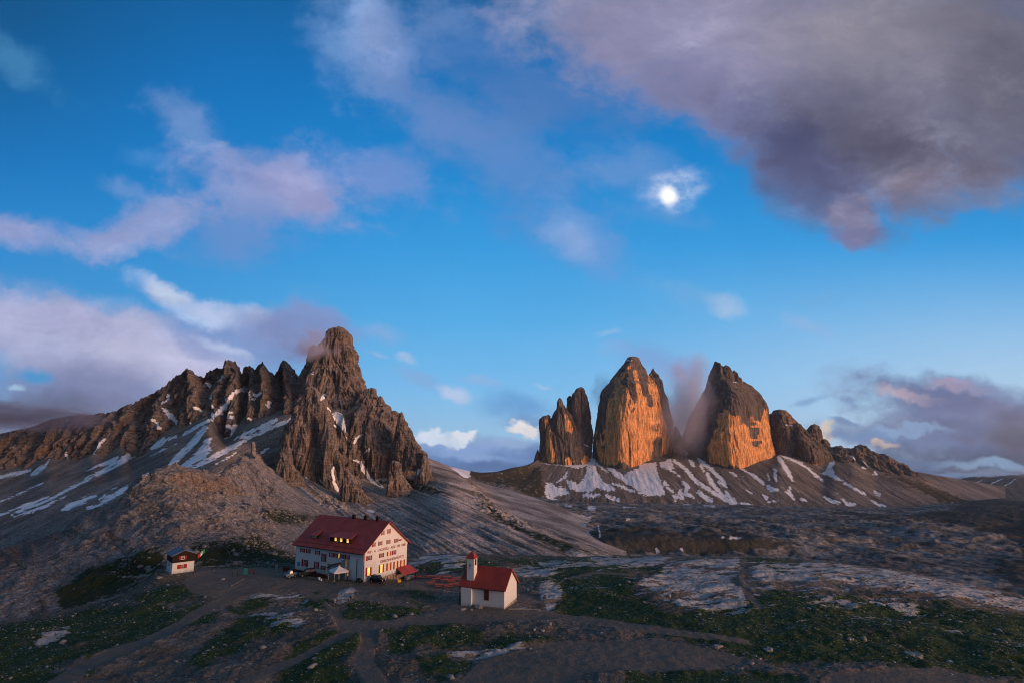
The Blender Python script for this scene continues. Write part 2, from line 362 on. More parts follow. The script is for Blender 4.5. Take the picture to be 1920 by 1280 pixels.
def gsm(a, s):
    if s <= 0: return a
    r = int(3*s)+1; k = np.exp(-0.5*(np.arange(-r, r+1)/s)**2); k /= k.sum()
    return np.convolve(np.pad(a, r, mode='edge'), k, 'valid')
def hermite(V, seg):
    """V: K x N control values; monotone cubic along K, seg[k] samples per interval"""
    K = len(V); d = V[1:]-V[:-1]; m = np.zeros_like(V)
    m[0] = d[0]; m[-1] = d[-1]
    for k in range(1, K-1):
        a, b = d[k-1], d[k]
        m[k] = np.where(a*b > 0, 2*a*b/(a+b+np.where(a+b == 0, 1, 0)), 0)
    out = []
    for k in range(K-1):
        ts = np.linspace(0, 1, seg[k], endpoint=False)
        if k == K-2: ts = np.linspace(0, 1, seg[k]+1)
        t = ts[:, None]
        out.append((2*t**3-3*t**2+1)*V[k]+(t**3-2*t**2+t)*m[k]+(-2*t**3+3*t**2)*V[k+1]+(t**3-t**2)*m[k+1])
    return np.concatenate(out)
def loft(px0, px1, step, lines, seg):
    """lines: (smooth, [(px,row,Y)...]) or ('z', smooth, [(px,Y,z)...]); returns X,Y,Z grids plus chart coordinates"""
    cols = np.arange(px0, px1+step*.5, step); Ys = []; Zs = []
    for ln in lines:
        if ln[0] == 'z':
            k = np.array(ln[2], float); Y = gsm(np.interp(cols, k[:, 0], k[:, 1]), ln[1]/step); Z = gsm(np.interp(cols, k[:, 0], k[:, 2]), ln[1]/step)
        else:
            k = np.array(ln[1], float); row = gsm(np.interp(cols, k[:, 0], k[:, 1]), ln[0]/step)
            Y = gsm(np.interp(cols, k[:, 0], k[:, 2]), max(ln[0], 6)/step)
            _, _, Z = P(cols, row, Y)
        Ys.append(Y); Zs.append(Z)
    Y = hermite(np.array(Ys), seg); Z = hermite(np.array(Zs), seg)
    X = (cols[None, :]-960)/F0*(Y*CP+(Z-CZ)*SP)
    pc, pr = proj(X, Y, Z)
    return X, Y, Z, pc, pr
def grid_normals(X, Y, Z, wrap=False):
    G = np.stack([X, Y, Z], -1)
    du = (np.roll(G, -1, 1)-np.roll(G, 1, 1)) if wrap else np.gradient(G, axis=1)
    dv = np.gradient(G, axis=0)
    n = np.cross(dv, du); n /= (np.linalg.norm(n, axis=-1, keepdims=True)+1e-9)
    return n[..., 0], n[..., 1], n[..., 2]

# ------------------------------------------------------------------ materials
def new_mat(name):
    m = bpy.data.materials.new(name); m.use_nodes = True
    t = NT(m.node_tree); b = [n for n in t.n if n.type == 'BSDF_PRINCIPLED'][0]
    b.inputs['Specular IOR Level'].default_value = 0.15
    return m, t, b
def attr(t, name):
    n = t.node('ShaderNodeAttribute'); n.attribute_name = name; return n.outputs['Fac']
def pos(t): return t.node('ShaderNodeNewGeometry').outputs['Position']
def bump(t, b, h, strength, dist):
    n = t.node('ShaderNodeBump'); n.inputs['Strength'].default_value = strength; n.inputs['Distance'].default_value = dist
    t.put(n.inputs['Height'], h); t.l.new(n.outputs[0], b.inputs['Normal'])

def snow_mix(t, c, nsz):
    sf = attr(t, 'snow'); n = t.noise(pos(t), nsz, 4, .6)
    m_ = t.ramp(t.m('ADD', sf, t.m('MULTIPLY', t.m('SUBTRACT', n, .5), 2.4)), -.10, .14)
    sc = t.mix(t.noise(pos(t), nsz*.3, 3, .5), (.62, .62, .68), (.80, .80, .84))
    return t.mix(m_, c, sc), m_

def rock_mat(name, ca, cb, cdark, tintc=(.5, .26, .10), unit=1.0, bedk=.45):
    """layered dolomite: blocks of tone, level beds, vertical water streaks; unit = metres of the finest grain"""
    m, t, b = new_mat(name); p = pos(t)
    big = t.noise(p, .012/unit, 5, .6, dist=.6)
    c = t.mix(t.ramp(big, .38, .62), ca, cb)
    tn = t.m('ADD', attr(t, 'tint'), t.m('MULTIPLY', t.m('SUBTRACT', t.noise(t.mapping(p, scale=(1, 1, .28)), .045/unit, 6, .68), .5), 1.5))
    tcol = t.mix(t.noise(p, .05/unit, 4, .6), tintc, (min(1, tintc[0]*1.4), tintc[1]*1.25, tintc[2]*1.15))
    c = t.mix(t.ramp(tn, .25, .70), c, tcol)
    beds = t.noise(t.mapping(p, scale=(.010/unit, .010/unit, .20/unit)), 1.0, 6, .72)
    c = t.mix(t.ramp(beds, .56, .42, 0, bedk), c, cdark)
    st = t.noise(t.mapping(p, scale=(.10/unit, .10/unit, .008/unit)), 1.0, 5, .62)
    c = t.mix(t.ramp(st, .60, .44, 0, .0), c, cdark)
    c = t.mix(t.ramp(st, .53, .68, 0, .6), c, cdark)
    fine = t.noise(p, .35/unit, 5, .7)
    mott = t.noise(t.mapping(p, scale=(1, 1, .22)), .10/unit, 6, .72)
    c = t.mix(1.0, c, t.comb(*[t.m('MULTIPLY', t.ramp(fine, .25, .75, .6, 1.35), t.ramp(mott, .34, .66, .5, 1.42))]*3), 'MULTIPLY')
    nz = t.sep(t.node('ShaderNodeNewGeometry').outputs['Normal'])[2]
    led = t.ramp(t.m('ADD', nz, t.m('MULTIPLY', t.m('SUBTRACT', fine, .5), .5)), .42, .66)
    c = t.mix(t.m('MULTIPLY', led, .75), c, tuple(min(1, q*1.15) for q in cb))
    c, sm = snow_mix(t, c, .12/unit)
    t.put(b.inputs['Base Color'], c); b.inputs['Roughness'].default_value = .95
    blocks = t.noise(t.mapping(p, scale=(1, 1, .3)), .11/unit, 6, .7)
    h = t.m('ADD', t.m('MULTIPLY', blocks, 1.3), t.m('ADD', t.m('MULTIPLY', beds, .7*bedk/.45), t.m('MULTIPLY', st, .9)))
    h = t.m('MULTIPLY', h, t.m('SUBTRACT', 1.0, t.m('MULTIPLY', sm, .9)))
    bump(t, b, h, 1.0, 13.0*unit)
    return m

def scree_mat(name, ca, cb, cg, unit=1.0, freq=.06):
    """rubble slope with runnels along the fall line, plus turf where attribute 'grass' says so"""
    m, t, b = new_mat(name); p = pos(t)
    # fa runs across the fall line, fl along it (both stored on the mesh)
    fv = t.comb(t.m('MULTIPLY', attr(t, 'fa'), freq), t.m('MULTIPLY', attr(t, 'fl'), freq*.07), 0.0)
    run = t.noise(fv, 1.0, 7, .68, dist=.15)
    big = t.noise(p, .006/unit, 4, .6)
    c = t.mix(t.ramp(run, .38, .60), ca, cb)
    c = t.mix(t.ramp(big, .4, .65, 0, .5), c, tuple(q*.72 for q in ca))
    fine = t.noise(p, .24/unit, 6, .78)
    c = t.mix(1.0, c, t.comb(*[t.ramp(fine, .36, .64, .34, 1.66)]*3), 'MULTIPLY')
    gr = t.m('ADD', attr(t, 'grass'), t.m('MULTIPLY', t.m('SUBTRACT', t.noise(p, .06/unit, 5, .7), .5), 1.6))
    gm = t.ramp(gr, .42, .58)
    gc = t.mix(t.noise(p, .3/unit, 4, .6), cg, tuple(q*.5 for q in cg))
    c = t.mix(gm, c, gc)
    c = t.mix(t.m('MULTIPLY', attr(t, 'track'), .7), c, tuple(min(1, q*1.25) for q in ca))
    c, sm = snow_mix(t, c, .1/unit)
    t.put(b.inputs['Base Color'], c); b.inputs['Roughness'].default_value = .97
    h = t.m('ADD', t.m('MULTIPLY', run, 1.0), t.m('MULTIPLY', fine, .45))
    bump(t, b, t.m('MULTIPLY', h, t.m('SUBTRACT', 1.0, t.m('MULTIPLY', sm, .9))), 1.0, 5.0*unit)
    return m

def simple(name, c, rough=.8, metal=0.0, var=.12, scale=3.0, emit=None, es=0.0, bumpd=0.0):
    m, t, b = new_mat(name)
    p = t.node('ShaderNodeTexCoord').outputs['Object']
    n = t.noise(p, scale, 4, .6)
    f = t.comb(*[t.ramp(n, .25, .75, 1-var, 1+var)]*3)
    t.put(b.inputs['Base Color'], t.mix(1.0, c, f, 'MULTIPLY'))
    if emit: t.put(b.inputs['Emission Color'], t.mix(t.ramp(n, .35, .65), tuple(q*.45 for q in emit), emit))
    b.inputs['Roughness'].default_value = rough; b.inputs['Metallic'].default_value = metal
    if emit: b.inputs['Emission Strength'].default_value = es
    if bumpd: bump(t, b, n, .6, bumpd)
    return m

def ground_mat():
    m, t, b = new_mat('alpine_ground'); p = pos(t)
    n_a = t.noise(p, .35, 6, .68); n_b = t.noise(p, 1.7, 5, .7); n_c = t.noise(p, .045, 5, .6)
    gravel = t.mix(t.ramp(n_c, .35, .65), (.092, .078, .062), (.150, .130, .112))
    gravel = t.mix(1.0, gravel, t.comb(*[t.ramp(n_b, .3, .7, .45, 1.55)]*3), 'MULTIPLY')
    # runnels and vehicle-worn bands lie along the slope
    wrn = t.noise(t.mapping(t.mapping(p, rot=(0, 0, .5)), scale=(.03, .5, .1)), 1.0, 5, .65)
    gravel = t.mix(t.ramp(wrn, .45, .65, 0, .5), gravel, (.07, .056, .044))
    # pale limestone pavement
    slabw = t.noise(t.mapping(t.mapping(p, rot=(0, 0, -.35)), scale=(.10, .42, .4)), 1.0, 6, .7, dist=.5)
    lime = t.mix(t.ramp(n_a, .3, .7), (.24, .25, .265), (.40, .41, .43))
    lime = t.mix(t.ramp(slabw, .50, .40, 0, .85), lime, (.07, .065, .06))
    sl = t.m('ADD', attr(t, 'slab'), t.m('MULTIPLY', t.m('SUBTRACT', slabw, .5), 3.0))
    c = t.mix(t.ramp(sl, .38, .58), gravel, lime)
    # turf
    gr = t.m('ADD', attr(t, 'grass'), t.m('ADD', t.m('MULTIPLY', t.m('SUBTRACT', n_a, .5), 1.7), t.m('MULTIPLY', t.m('SUBTRACT', n_c, .5), .9)))
    gr = t.m('ADD', gr, t.m('MULTIPLY', t.m('SUBTRACT', n_b, .5), .9))
    gr = t.m('SUBTRACT', gr, t.m('MULTIPLY', t.ramp(sl, .40, .62), .42))
    gm = t.ramp(gr, .36, .64, 0, .96)
    gc = t.mix(t.ramp(n_c, .35, .65), (.024, .060, .011), (.048, .076, .020))
    gc = t.mix(t.ramp(n_b, .35, .65), gc, (.012, .024, .007))
    c = t.mix(gm, c, gc)
    # loose stones lying on the turf
    vo = t.node('ShaderNodeTexVoronoi'); t.put(vo.inputs['Vector'], p); vo.inputs['Scale'].default_value = .8
    stn = t.m('MULTIPLY', t.ramp(vo.outputs['Distance'], .22, .12), t.ramp(n_a, .48, .62))
    c = t.mix(t.m('MULTIPLY', stn, .9), c, (.42, .42, .42))
    vo2 = t.node('ShaderNodeTexVoronoi'); t.put(vo2.inputs['Vector'], p); vo2.inputs['Scale'].default_value = 2.1
    pick = t.sep(vo2.outputs['Color'])[0]
    c = t.mix(t.m('MULTIPLY', t.m('MULTIPLY', t.ramp(vo2.outputs['Distance'], .30, .18), t.ramp(pick, .62, .70)), .85), c, (.27, .265, .27))
    c = t.mix(t.m('MULTIPLY', t.m('MULTIPLY', t.ramp(vo2.outputs['Distance'], .34, .22), t.ramp(pick, .26, .18)), .6), c, (.035, .032, .028))
    # trodden path
    pa = t.ramp(t.m('ADD', attr(t, 'path'), t.m('MULTIPLY', t.m('SUBTRACT', n_a, .5), .9)), .4, .6)
    pc_ = t.mix(n_b, (.105, .088, .070), (.165, .142, .122))
    pc_ = t.mix(t.ramp(wrn, .42, .68, 0, .4), pc_, (.09, .074, .064))
    c = t.mix(pa, c, pc_)
    # far moraine
    far = attr(t, 'far'); q = t.noise(p, .08, 7, .76); q2 = t.noise(p, .010, 5, .6)
    mc = t.mix(t.ramp(q2, .4, .6), (.135, .13, .125), (.25, .24, .235))
    mc = t.mix(1.0, mc, t.comb(*[t.ramp(q, .36, .64, .4, 1.6)]*3), 'MULTIPLY')
    gf = t.ramp(t.m('ADD', attr(t, 'grass'), t.m('MULTIPLY', t.m('SUBTRACT', t.noise(p, .018, 6, .7), .5), 2.2)), .45, .6)
    mc = t.mix(t.m('MULTIPLY', gf, .8), mc, (.055, .054, .043))
    c = t.mix(far, c, mc)
    c, sm = snow_mix(t, c, .15)
    t.put(b.inputs['Base Color'], c); b.inputs['Roughness'].default_value = .95
    hn = t.m('ADD', t.m('MULTIPLY', n_a, .6), t.m('ADD', t.m('MULTIPLY', n_b, .35), t.m('MULTIPLY', slabw, .5)))
    hh = t.m('ADD', t.m('MULTIPLY', hn, t.m('SUBTRACT', 1.0, far)), t.m('MULTIPLY', t.m('MULTIPLY', q, 13.0), far))
    bump(t, b, hh, 1.0, .9)
    return m

M_GROUND = ground_mat()
M_ROCKL = rock_mat('ridge_rock', (.17, .138, .124), (.24, .195, .175), (.07, .060, .057), (.34, .215, .13), .45)
M_PATER = rock_mat('peak_rock', (.205, .165, .148), (.285, .232, .21), (.082, .070, .067), (.40, .245, .15), .40)
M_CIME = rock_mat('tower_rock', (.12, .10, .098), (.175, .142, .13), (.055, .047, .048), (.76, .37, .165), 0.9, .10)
M_SCREE_L = scree_mat('scree_left', (.115, .10, .092), (.22, .195, .18), (.05, .05, .03), .5, .10)
M_SCREE_P = scree_mat('scree_middle', (.13, .112, .10), (.40, .35, .33), (.045, .05, .025), .45, .13)
M_SCREE_C = scree_mat('scree_far', (.11, .092, .085), (.21, .18, .165), (.07, .06, .035), 1.1, .12)
M_SPUR = rock_mat('spur_rock', (.22, .19, .175), (.36, .32, .31), (.10, .085, .075), (.26, .18, .13), .10)

# ------------------------------------------------------------------ the lie of the land
HUT = (-38.5, 157.0, 2.59, 28.6, 18.6); CHAP = (-1.48, 132.6, 2.755, 11.4, 8.4); SMALL = (-93.9, 166.6, 2.3, 7.4, 6.5)
def house_centre(h):
    a = np.array([math.cos(h[2]), math.sin(h[2])]); b = np.array([a[1], -a[0]])
    return np.array(h[:2])+a*h[3]/2+b*h[4]/2
def house_local(h, x, y):
    a = np.array([math.cos(h[2]), math.sin(h[2])]); b = np.array([a[1], -a[0]])
    return (x-h[0])*b[0]+(y-h[1])*b[1], (x-h[0])*a[0]+(y-h[1])*a[1]

# --- ground: hilltop plateau, the hidden dip beyond its rim, the moraine plain, the far valley
lines = [
 ('z', 40, [(-900, 3, 32.5), (2800, 3, 32.5)]),
 ('z', 40, [(-900, 45, 10), (2800, 45, 9)]),
 ('z', 60, [(-900, 92, -6), (-200, 92, -3), (200, 94, -1), (700, 94, .8), (1200, 94, 1.2), (1700, 94, .5), (2100, 92, -1), (2800, 90, -4)]),
 ('z', 60, [(-900, 112, -9), (-200, 114, -6), (100, 115, -4), (300, 116, -2.2), (640, 115, -.2), (960, 114, .2), (1300, 114, 1.0), (1700, 114, 0), (1920, 113, -1.5), (2800, 112, -8)]),
 ('z', 50, [(-900, 130, -13), (-200, 134, -8), (100, 136, -5.5), (300, 138, -2.8), (500, 137, -.6), (700, 135, 0), (1000, 132, 0), (1200, 134, .4), (1500, 134, .0), (1700, 134, -2), (1920, 132, -4), (2800, 126, -16)]),
 ('z', 40, [(-900, 145, -17), (-200, 145, -11), (100, 148, -7.5), (230, 155, -4.5), (310, 160, -.8), (500, 158, -.1), (700, 157, 0), (780, 157, -.8), (900, 156, -.5), (1100, 158, .3), (1400, 158, -.6), (1650, 156, -3.2), (1920, 150, -7), (2300, 145, -13), (2800, 140, -22)]),
 (14, [(-900, 1330, 150), (-200, 1215, 153), (0, 1166, 156), (100, 1147, 160), (170, 1132, 164), (230, 1113, 168), (300, 1078, 174), (370, 1062, 182), (480, 1056, 186), (640, 1052, 190), (740, 1046, 194), (790, 1038, 197), (850, 1035, 199),
       (900, 1037, 199), (960, 1040, 201), (1100, 1042, 205), (1280, 1041, 208), (1380, 1042, 208), (1500, 1048, 206), (1600, 1058, 203), (1700, 1071, 200), (1800, 1089, 196), (1920, 1116, 190), (2200, 1200, 176), (2800, 1380, 160)]),
 ('z', 30, [(-900, 190, -45), (0, 200, -32), (300, 215, -22), (600, 235, -30), (1000, 250, -40), (1600, 250, -52), (2000, 240, -60), (2800, 230, -80)]),
 ('z', 30, [(-900, 420, -95), (300, 430, -85), (700, 440, -85), (1000, 450, -86), (1500, 450, -92), (2000, 440, -100), (2800, 440, -120)]),
 (20, [(-900, 1075, 640), (300, 1065, 640), (900, 1050, 660), (1150, 1046, 680), (1500, 1050, 690), (1750, 1072, 640), (1920, 1098, 560), (2800, 1190, 480)]),
 (16, [(-900, 1070, 690), (900, 1045, 700), (1000, 1040, 705), (1080, 1014, 716), (1240, 1006, 730), (1400, 1012, 730), (1550, 1034, 740), (1750, 1061, 690), (1920, 1088, 600), (2800, 1175, 520)]),
 (20, [(-900, 1000, 1000), (600, 1000, 960), (900, 985, 960), (1100, 985, 980), (1300, 990, 1000), (1500, 1000, 950), (1700, 1010, 920), (1920, 1020, 900), (2800, 1040, 850)]),
 (20, [(-900, 960, 1400), (600, 950, 1300), (900, 935, 1350), (1100, 952, 1350), (1300, 960, 1350), (1600, 966, 1350), (1800, 968, 1300), (1920, 970, 1250), (2800, 975, 1200)]),
 (14, [(-900, 930, 2000), (600, 925, 1900), (860, 900, 1900), (1020, 942, 1950), (1200, 945, 1950), (1400, 948, 1950), (1600, 955, 1950), (1720, 950, 2050), (1830, 938, 2150), (1870, 934, 2200), (1920, 936, 2200), (2100, 940, 2200), (2800, 950, 2100)]),
 ('z', 30, [(-900, 2600, -260), (800, 2700, -230), (1600, 2800, -260), (2800, 2700, -320)]),
 ('z', 30, [(-900, 5000, -800), (2800, 5000, -850)]),
 ('z', 30, [(-900, 12000, -1300), (2800, 12000, -1300)]),
]
seg = [5, 10, 110, 110, 120, 110, 14, 14, 30, 50, 90, 110, 70, 14, 6, 4]
X, Y, Z, pc, pr = loft(-420, 2340, 2.0, lines, seg)
near = sst(Y, 260, 215)
# building pads, the yard and the terrace stay level
hx, hy = house_local(HUT, X, Y)
def rectd(x, y, x0, x1, y0, y1):
    return np.hypot(np.maximum(np.maximum(x0-x, x-x1), 0), np.maximum(np.maximum(y0-y, y-y1), 0))
d_h = rectd(hx, hy, 0, 19, 0, 29); cx_, cy_ = house_local(CHAP, X, Y); d_c = rectd(cx_, cy_, 0, 8.4, 0, 11.4)
sx_, sy_ = house_local(SMALL, X, Y); d_s = rectd(sx_, sy_, 0, 6.5, 0, 7.4)
GRASS = [
 ('p', [(0, 1172), (100, 1155), (165, 1138), (228, 1120), (262, 1080), (300, 1062), (306, 1078), (268, 1096), (240, 1112), (180, 1138), (300, 1130), (330, 1142), (420, 1110), (480, 1094), (440, 1118), (375, 1145), (330, 1175), (285, 1200), (230, 1210), (150, 1235), (70, 1265), (-60, 1290), (-60, 1180)]),
 ('p', [(240, 1120), (300, 1098), (370, 1088), (420, 1092), (400, 1105), (320, 1128), (270, 1132)]),
 ('p', [(400, 1098), (450, 1085), (478, 1072), (470, 1084), (420, 1103), (330, 1128)]),
 ('p', [(430, 1140), (470, 1122), (505, 1119), (490, 1130), (450, 1145)]),
 ('p', [(344, 1175), (380, 1152), (408, 1150), (400, 1165), (350, 1178)]),
 ('p', [(636, 1166), (655, 1127), (700, 1128), (735, 1136), (775, 1126), (794, 1130), (788, 1145), (745, 1160), (700, 1169)]),
 ('p', [(753, 1104), (775, 1100), (812, 1112), (816, 1118), (785, 1120), (760, 1112)]),
 ('p', [(560, 1114), (600, 1110), (625, 1130), (590, 1150), (580, 1135)]),
 ('p', [(720, 1186), (770, 1176), (830, 1174), (900, 1178), (910, 1202), (870, 1213), (800, 1214), (735, 1220)]),
 ('p', [(905, 1200), (960, 1190), (1040, 1192), (1050, 1200), (985, 1212), (930, 1225), (905, 1215)]),
 ('p', [(780, 1235), (830, 1225), (880, 1240), (870, 1262), (800, 1270)]),
 ('p', [(520, 1262), (560, 1205), (620, 1185), (650, 1190), (680, 1182), (682, 1205), (640, 1240), (690, 1290), (520, 1290)]),
 ('p', [(420, 1180), (470, 1150), (540, 1150), (560, 1185), (520, 1195), (440, 1225), (330, 1262), (360, 1230)]),
 ('p', [(150, 1262), (160, 1235), (200, 1226), (205, 1236), (170, 1262)]),
 ('p', [(-100, 1250), (60, 1255), (120, 1262), (140, 1290), (-100, 1290)]),
 ('p', [(1000, 1085), (1060, 1062), (1180, 1060), (1190, 1110), (1250, 1150), (1340, 1140), (1450, 1110), (1600, 1120), (1700, 1130), (1930, 1160), (2300, 1200), (2300, 1290), (1930, 1275), (1800, 1262), (1600, 1240), (1440, 1238), (1380, 1222), (1240, 1190), (1120, 1158), (1030, 1140), (1060, 1110)]),
 ('p', [(770, 1060), (860, 1045), (1160, 1045), (1240, 1065), (1100, 1075), (960, 1058), (880, 1075), (800, 1070)]),
 ('p', [(1390, 1040), (1500, 1052), (1480, 1075), (1420, 1065)]),
 ('p', [(330, 1058), (480, 1052), (560, 1056), (548, 1066), (440, 1062), (360, 1066)]),
 ('p', [(1180, 1262), (1330, 1258), (1500, 1270), (1520, 1290), (1160, 1290)]),
]
SLAB = [
 ('p', [(1195, 1098), (1225, 1075), (1260, 1052), (1385, 1046), (1392, 1072), (1368, 1082), (1385, 1105), (1415, 1140), (1380, 1150), (1290, 1146), (1240, 1120)]),
 ('p', [(1400, 1068), (1430, 1052), (1520, 1058), (1640, 1062), (1760, 1084), (1960, 1128), (1960, 1145), (1840, 1130), (1700, 1112), (1560, 1090), (1480, 1085), (1440, 1098)]),
 ('p', [(1010, 1052), (1150, 1044), (1260, 1046), (1240, 1056), (1120, 1060), (1030, 1066)]),
 ('p', [(950, 1062), (1010, 1060), (1050, 1075), (1035, 1082), (960, 1078)]),
 ('p', [(1010, 1094), (1040, 1090), (1058, 1100), (1050, 1125), (1030, 1140), (1015, 1120)]),
 ('p', [(1620, 1120), (1660, 1118), (1720, 1140), (1740, 1150), (1680, 1142)]), ('p', [(1510, 1128), (1560, 1120), (1605, 1135), (1590, 1146), (1530, 1142)]),
 ('p', [(768, 1050), (800, 1038), (850, 1036), (880, 1044), (870, 1060), (840, 1075), (820, 1072), (838, 1055), (800, 1052), (778, 1062)]),
 ('p', [(636, 1108), (660, 1100), (665, 1112), (650, 1128), (632, 1126)]),
 ('p', [(470, 1145), (500, 1138), (535, 1148), (560, 1165), (590, 1172), (560, 1182), (520, 1178), (490, 1170), (495, 1155)]),
 ('p', [(60, 1208), (80, 1190), (130, 1172), (132, 1178), (100, 1196)]),
 ('p', [(980, 1140), (1060, 1150), (1040, 1166), (960, 1160), (900, 1158)]), ('p', [(840, 1222), (960, 1212), (1040, 1220), (1030, 1235), (900, 1238)]),
 ('s', [(420, 1108, 3), (600, 1120, 3)]),
]
PATH = [
 ('p', [(372, 1075), (450, 1063), (540, 1064), (560, 1085), (640, 1098), (760, 1100), (772, 1072), (860, 1074), (865, 1100), (835, 1105), (750, 1104), (690, 1112), (660, 1100), (640, 1105), (560, 1108), (480, 1112), (420, 1125), (360, 1110), (340, 1090)]),
 ('s', [(470, 1100, 12), (420, 1122, 9), (380, 1142, 8), (330, 1175, 8), (270, 1205, 8), (180, 1240, 10), (100, 1285, 12)]),
 ('s', [(560, 1100, 8), (590, 1120, 6), (630, 1110, 5)]),
 ('s', [(610, 1130, 4), (630, 1150, 8), (640, 1172, 10), (690, 1178, 16), (690, 1210, 15), (680, 1240, 18), (710, 1290, 22)]),
 ('s', [(690, 1176, 8), (620, 1205, 6), (560, 1235, 6), (490, 1262, 8), (430, 1295, 9)]),
 ('s', [(640, 1175, 8), (720, 1172, 9), (790, 1160, 9), (850, 1150, 10), (900, 1150, 12), (1000, 1152, 10), (1100, 1160, 7), (1240, 1180, 6), (1400, 1200, 4)]),
 ('s', [(780, 1136, 3), (690, 1120, 6), (670, 1118, 6)]),
 ('p', [(870, 1132), (940, 1142), (1000, 1148), (1010, 1160), (900, 1166), (800, 1172), (770, 1168), (800, 1150)]),
 ('p', [(900, 1232), (1040, 1205), (1240, 1195), (1400, 1230), (1340, 1255), (1100, 1262), (1060, 1290), (850, 1290)]),
 ('p', [(1560, 1262), (1760, 1250), (1900, 1280), (1900, 1295), (1540, 1295)]),
 ('s', [(1040, 1096, 1.5), (1070, 1080, 2), (1120, 1072, 1.5), (1180, 1075, 1)]),
 ('s', [(1386, 1040, 2), (1395, 1062, 3), (1385, 1080, 4), (1400, 1110, 5), (1425, 1138, 5)]),
]
FARPATH = [('s', [(1770, 1084, 2.5), (1790, 1078, 2.5), (1812, 1062, 2.2), (1830, 1058, 2), (1870, 1056, 1.5), (1900, 1050, 1)]), ('s', [(1862, 972, 1.2), (1880, 978, 1.4), (1900, 986, 1.4)])]
FARGRASS_DARKROCK = [('p', [(1790, 950), (1835, 925), (1935, 938), (2300, 930), (2300, 1120), (1935, 1115), (1850, 1080), (1880, 1062), (1935, 1050), (1880, 1010), (1800, 990), (1700, 975), (1720, 965)]),
            ('s', [(1560, 968, 7), (1740, 972, 9), (1900, 975, 14)]), ('p', [(1060, 1010), (1130, 990), (1240, 1002), (1400, 1006), (1500, 1025), (1400, 1045), (1100, 1042)]), ('s', [(1290, 1010, 4), (1340, 1002, 5), (1400, 1010, 4)]), ('p', [(940, 962), (1010, 965), (1060, 985), (1040, 1010), (980, 985)])]  # besides turf, one outline only darkens the rock drop
GSNOW = [('s', [(920, 941, 1), (945, 943, 4), (958, 947, 2.5), (980, 950, 3.5), (985, 952, 1), (1000, 952, 2)]), ('s', [(1009, 955, 2), (1015, 962, 2.5), (1017, 970, 1.5)]), ('s', [(1018, 958, 2), (1028, 967, 2.5), (1043, 969, 1.5)]),
 ('s', [(1031, 976, 2.5), (1040, 984, 2.5), (1053, 991, 2)]), ('s', [(1081, 984, 3), (1090, 994, 3), (1102, 1003, 3.5)]), ('s', [(1064, 968, 1.2), (1070, 978, 1.6)]), ('s', [(1084, 973, 1.5), (1107, 975, 2)]), ('s', [(1104, 957, 3), (1115, 957, 3)]),
 ('s', [(1000, 1007, 2.2), (1012, 1009, 3), (1038, 1013, 2.4)]), ('s', [(1121, 1031, 3), (1124, 1031, 2)]), ('s', [(1230, 1032, 2), (1233, 1038, 3.4)]), ('s', [(1278, 1036, 3), (1280, 1040, 2)]), ('s', [(1355, 1013, 1.5), (1360, 1013, 1)]), ('s', [(1370, 1014, 2.4), (1380, 1012, 3), (1388, 1013, 2.5)]),
 ('s', [(1122, 994, 1), (1125, 1008, 1.6)]), ('s', [(1170, 955, 1.5), (1190, 956, 1.5)]), ('s', [(1283, 947, 2), (1297, 949, 1)]), ('s', [(1060, 950, 1), (1072, 953, 1.6)]), ('s', [(1175, 984, 1.6), (1180, 983, 1)]), ('s', [(1320, 951, 1.5), (1340, 953, 1)]), ('s', [(1062, 1029, 3), (1072, 1030, 2.5)])]
grass = union(pc, pr, GRASS); slab = union(pc, pr, SLAB); path = union(pc, pr, PATH)
nearm = (Y < 230)
pad = np.minimum(np.minimum(d_h/10, d_c/5), d_s/5); pad = sst(pad, 0.1, 1.0)
pathw = sst(path, -6, 4)
amp = (0.25+0.75*pad)*(1-.75*pathw)
n1 = fbm2(X/26, Y/26, 3, 11); n2 = fbm2(X/7, Y/7, 4, 17); n3 = fbm2(X/1.9, Y/1.9, 3, 23)
ledge = fbm2(X/14+Y/40, Y/5.5-X/18, 4, 31); ledge = np.round(ledge*6)/6*.6+ledge*.4
slw = sst(slab, -10, 4)
n4 = fbm2(X/.8, Y/.8, 2, 29)
dZ = amp*(n1*1.2+n2*.55*(1-.5*slw)+ledge*1.1*(.25+.9*slw))+(n3*.24+n4*.07)*(.3+.7*pad)*(1-.6*pathw)
rim = sst(Y, 205, 150)*.6+.4
Z = Z+near*dZ*rim*sst(Y, 60, 85)
# lower ground at the right end of the gable (stone basement shows)
low = np.exp(-((hx-17)/7.5)**2-((np.minimum(hy, 6)-0)/9)**2)*1.0
Z = Z*(1-low*.6*nearm) - 1.9*low*nearm
wl = np.exp(-(d_s/5)**2)*(1-sst(Y, 176, 186)*.0); Z = np.where(nearm, Z*(1-wl)-.05*wl, Z)
wl = np.exp(-(d_c/4)**2); Z = np.where(nearm, Z*(1-wl)-.02*wl, Z)
# plain of moraine: hummocks, gullies and rock steps
farw = sst(Y, 330, 520)*sst(Y, 4000, 2600)
r1 = rid3(X/170, Y/260, 0.3, 3, 41); r2 = fbm2(X/46, Y/60, 4, 47); r3 = fbm2(X/12, Y/14, 3, 53)
Z = Z+farw*(r1*5+r2*2.6+r3*1.7)*sst(Y, 2500, 1500)
stp = fbm2(X/90, Y/50, 3, 61); Z = Z+farw*sst(stp, .02, .12)*4*sst(Y, 1400, 900)*sst(Y, 700, 800)*sst(X, -50, 60)
g_at = np.clip(.50+grass/34, .0, .74)
rr = sst(pr, 1150, 1240)
g_at = np.where(nearm, g_at, 0)
reg = union(pc, pr, [('p', [(1000, 1040), (1400, 1035), (1930, 1110), (2300, 1180), (2300, 1260), (1930, 1235), (1650, 1180), (1480, 1190), (1300, 1165), (1100, 1130), (1000, 1110)])])
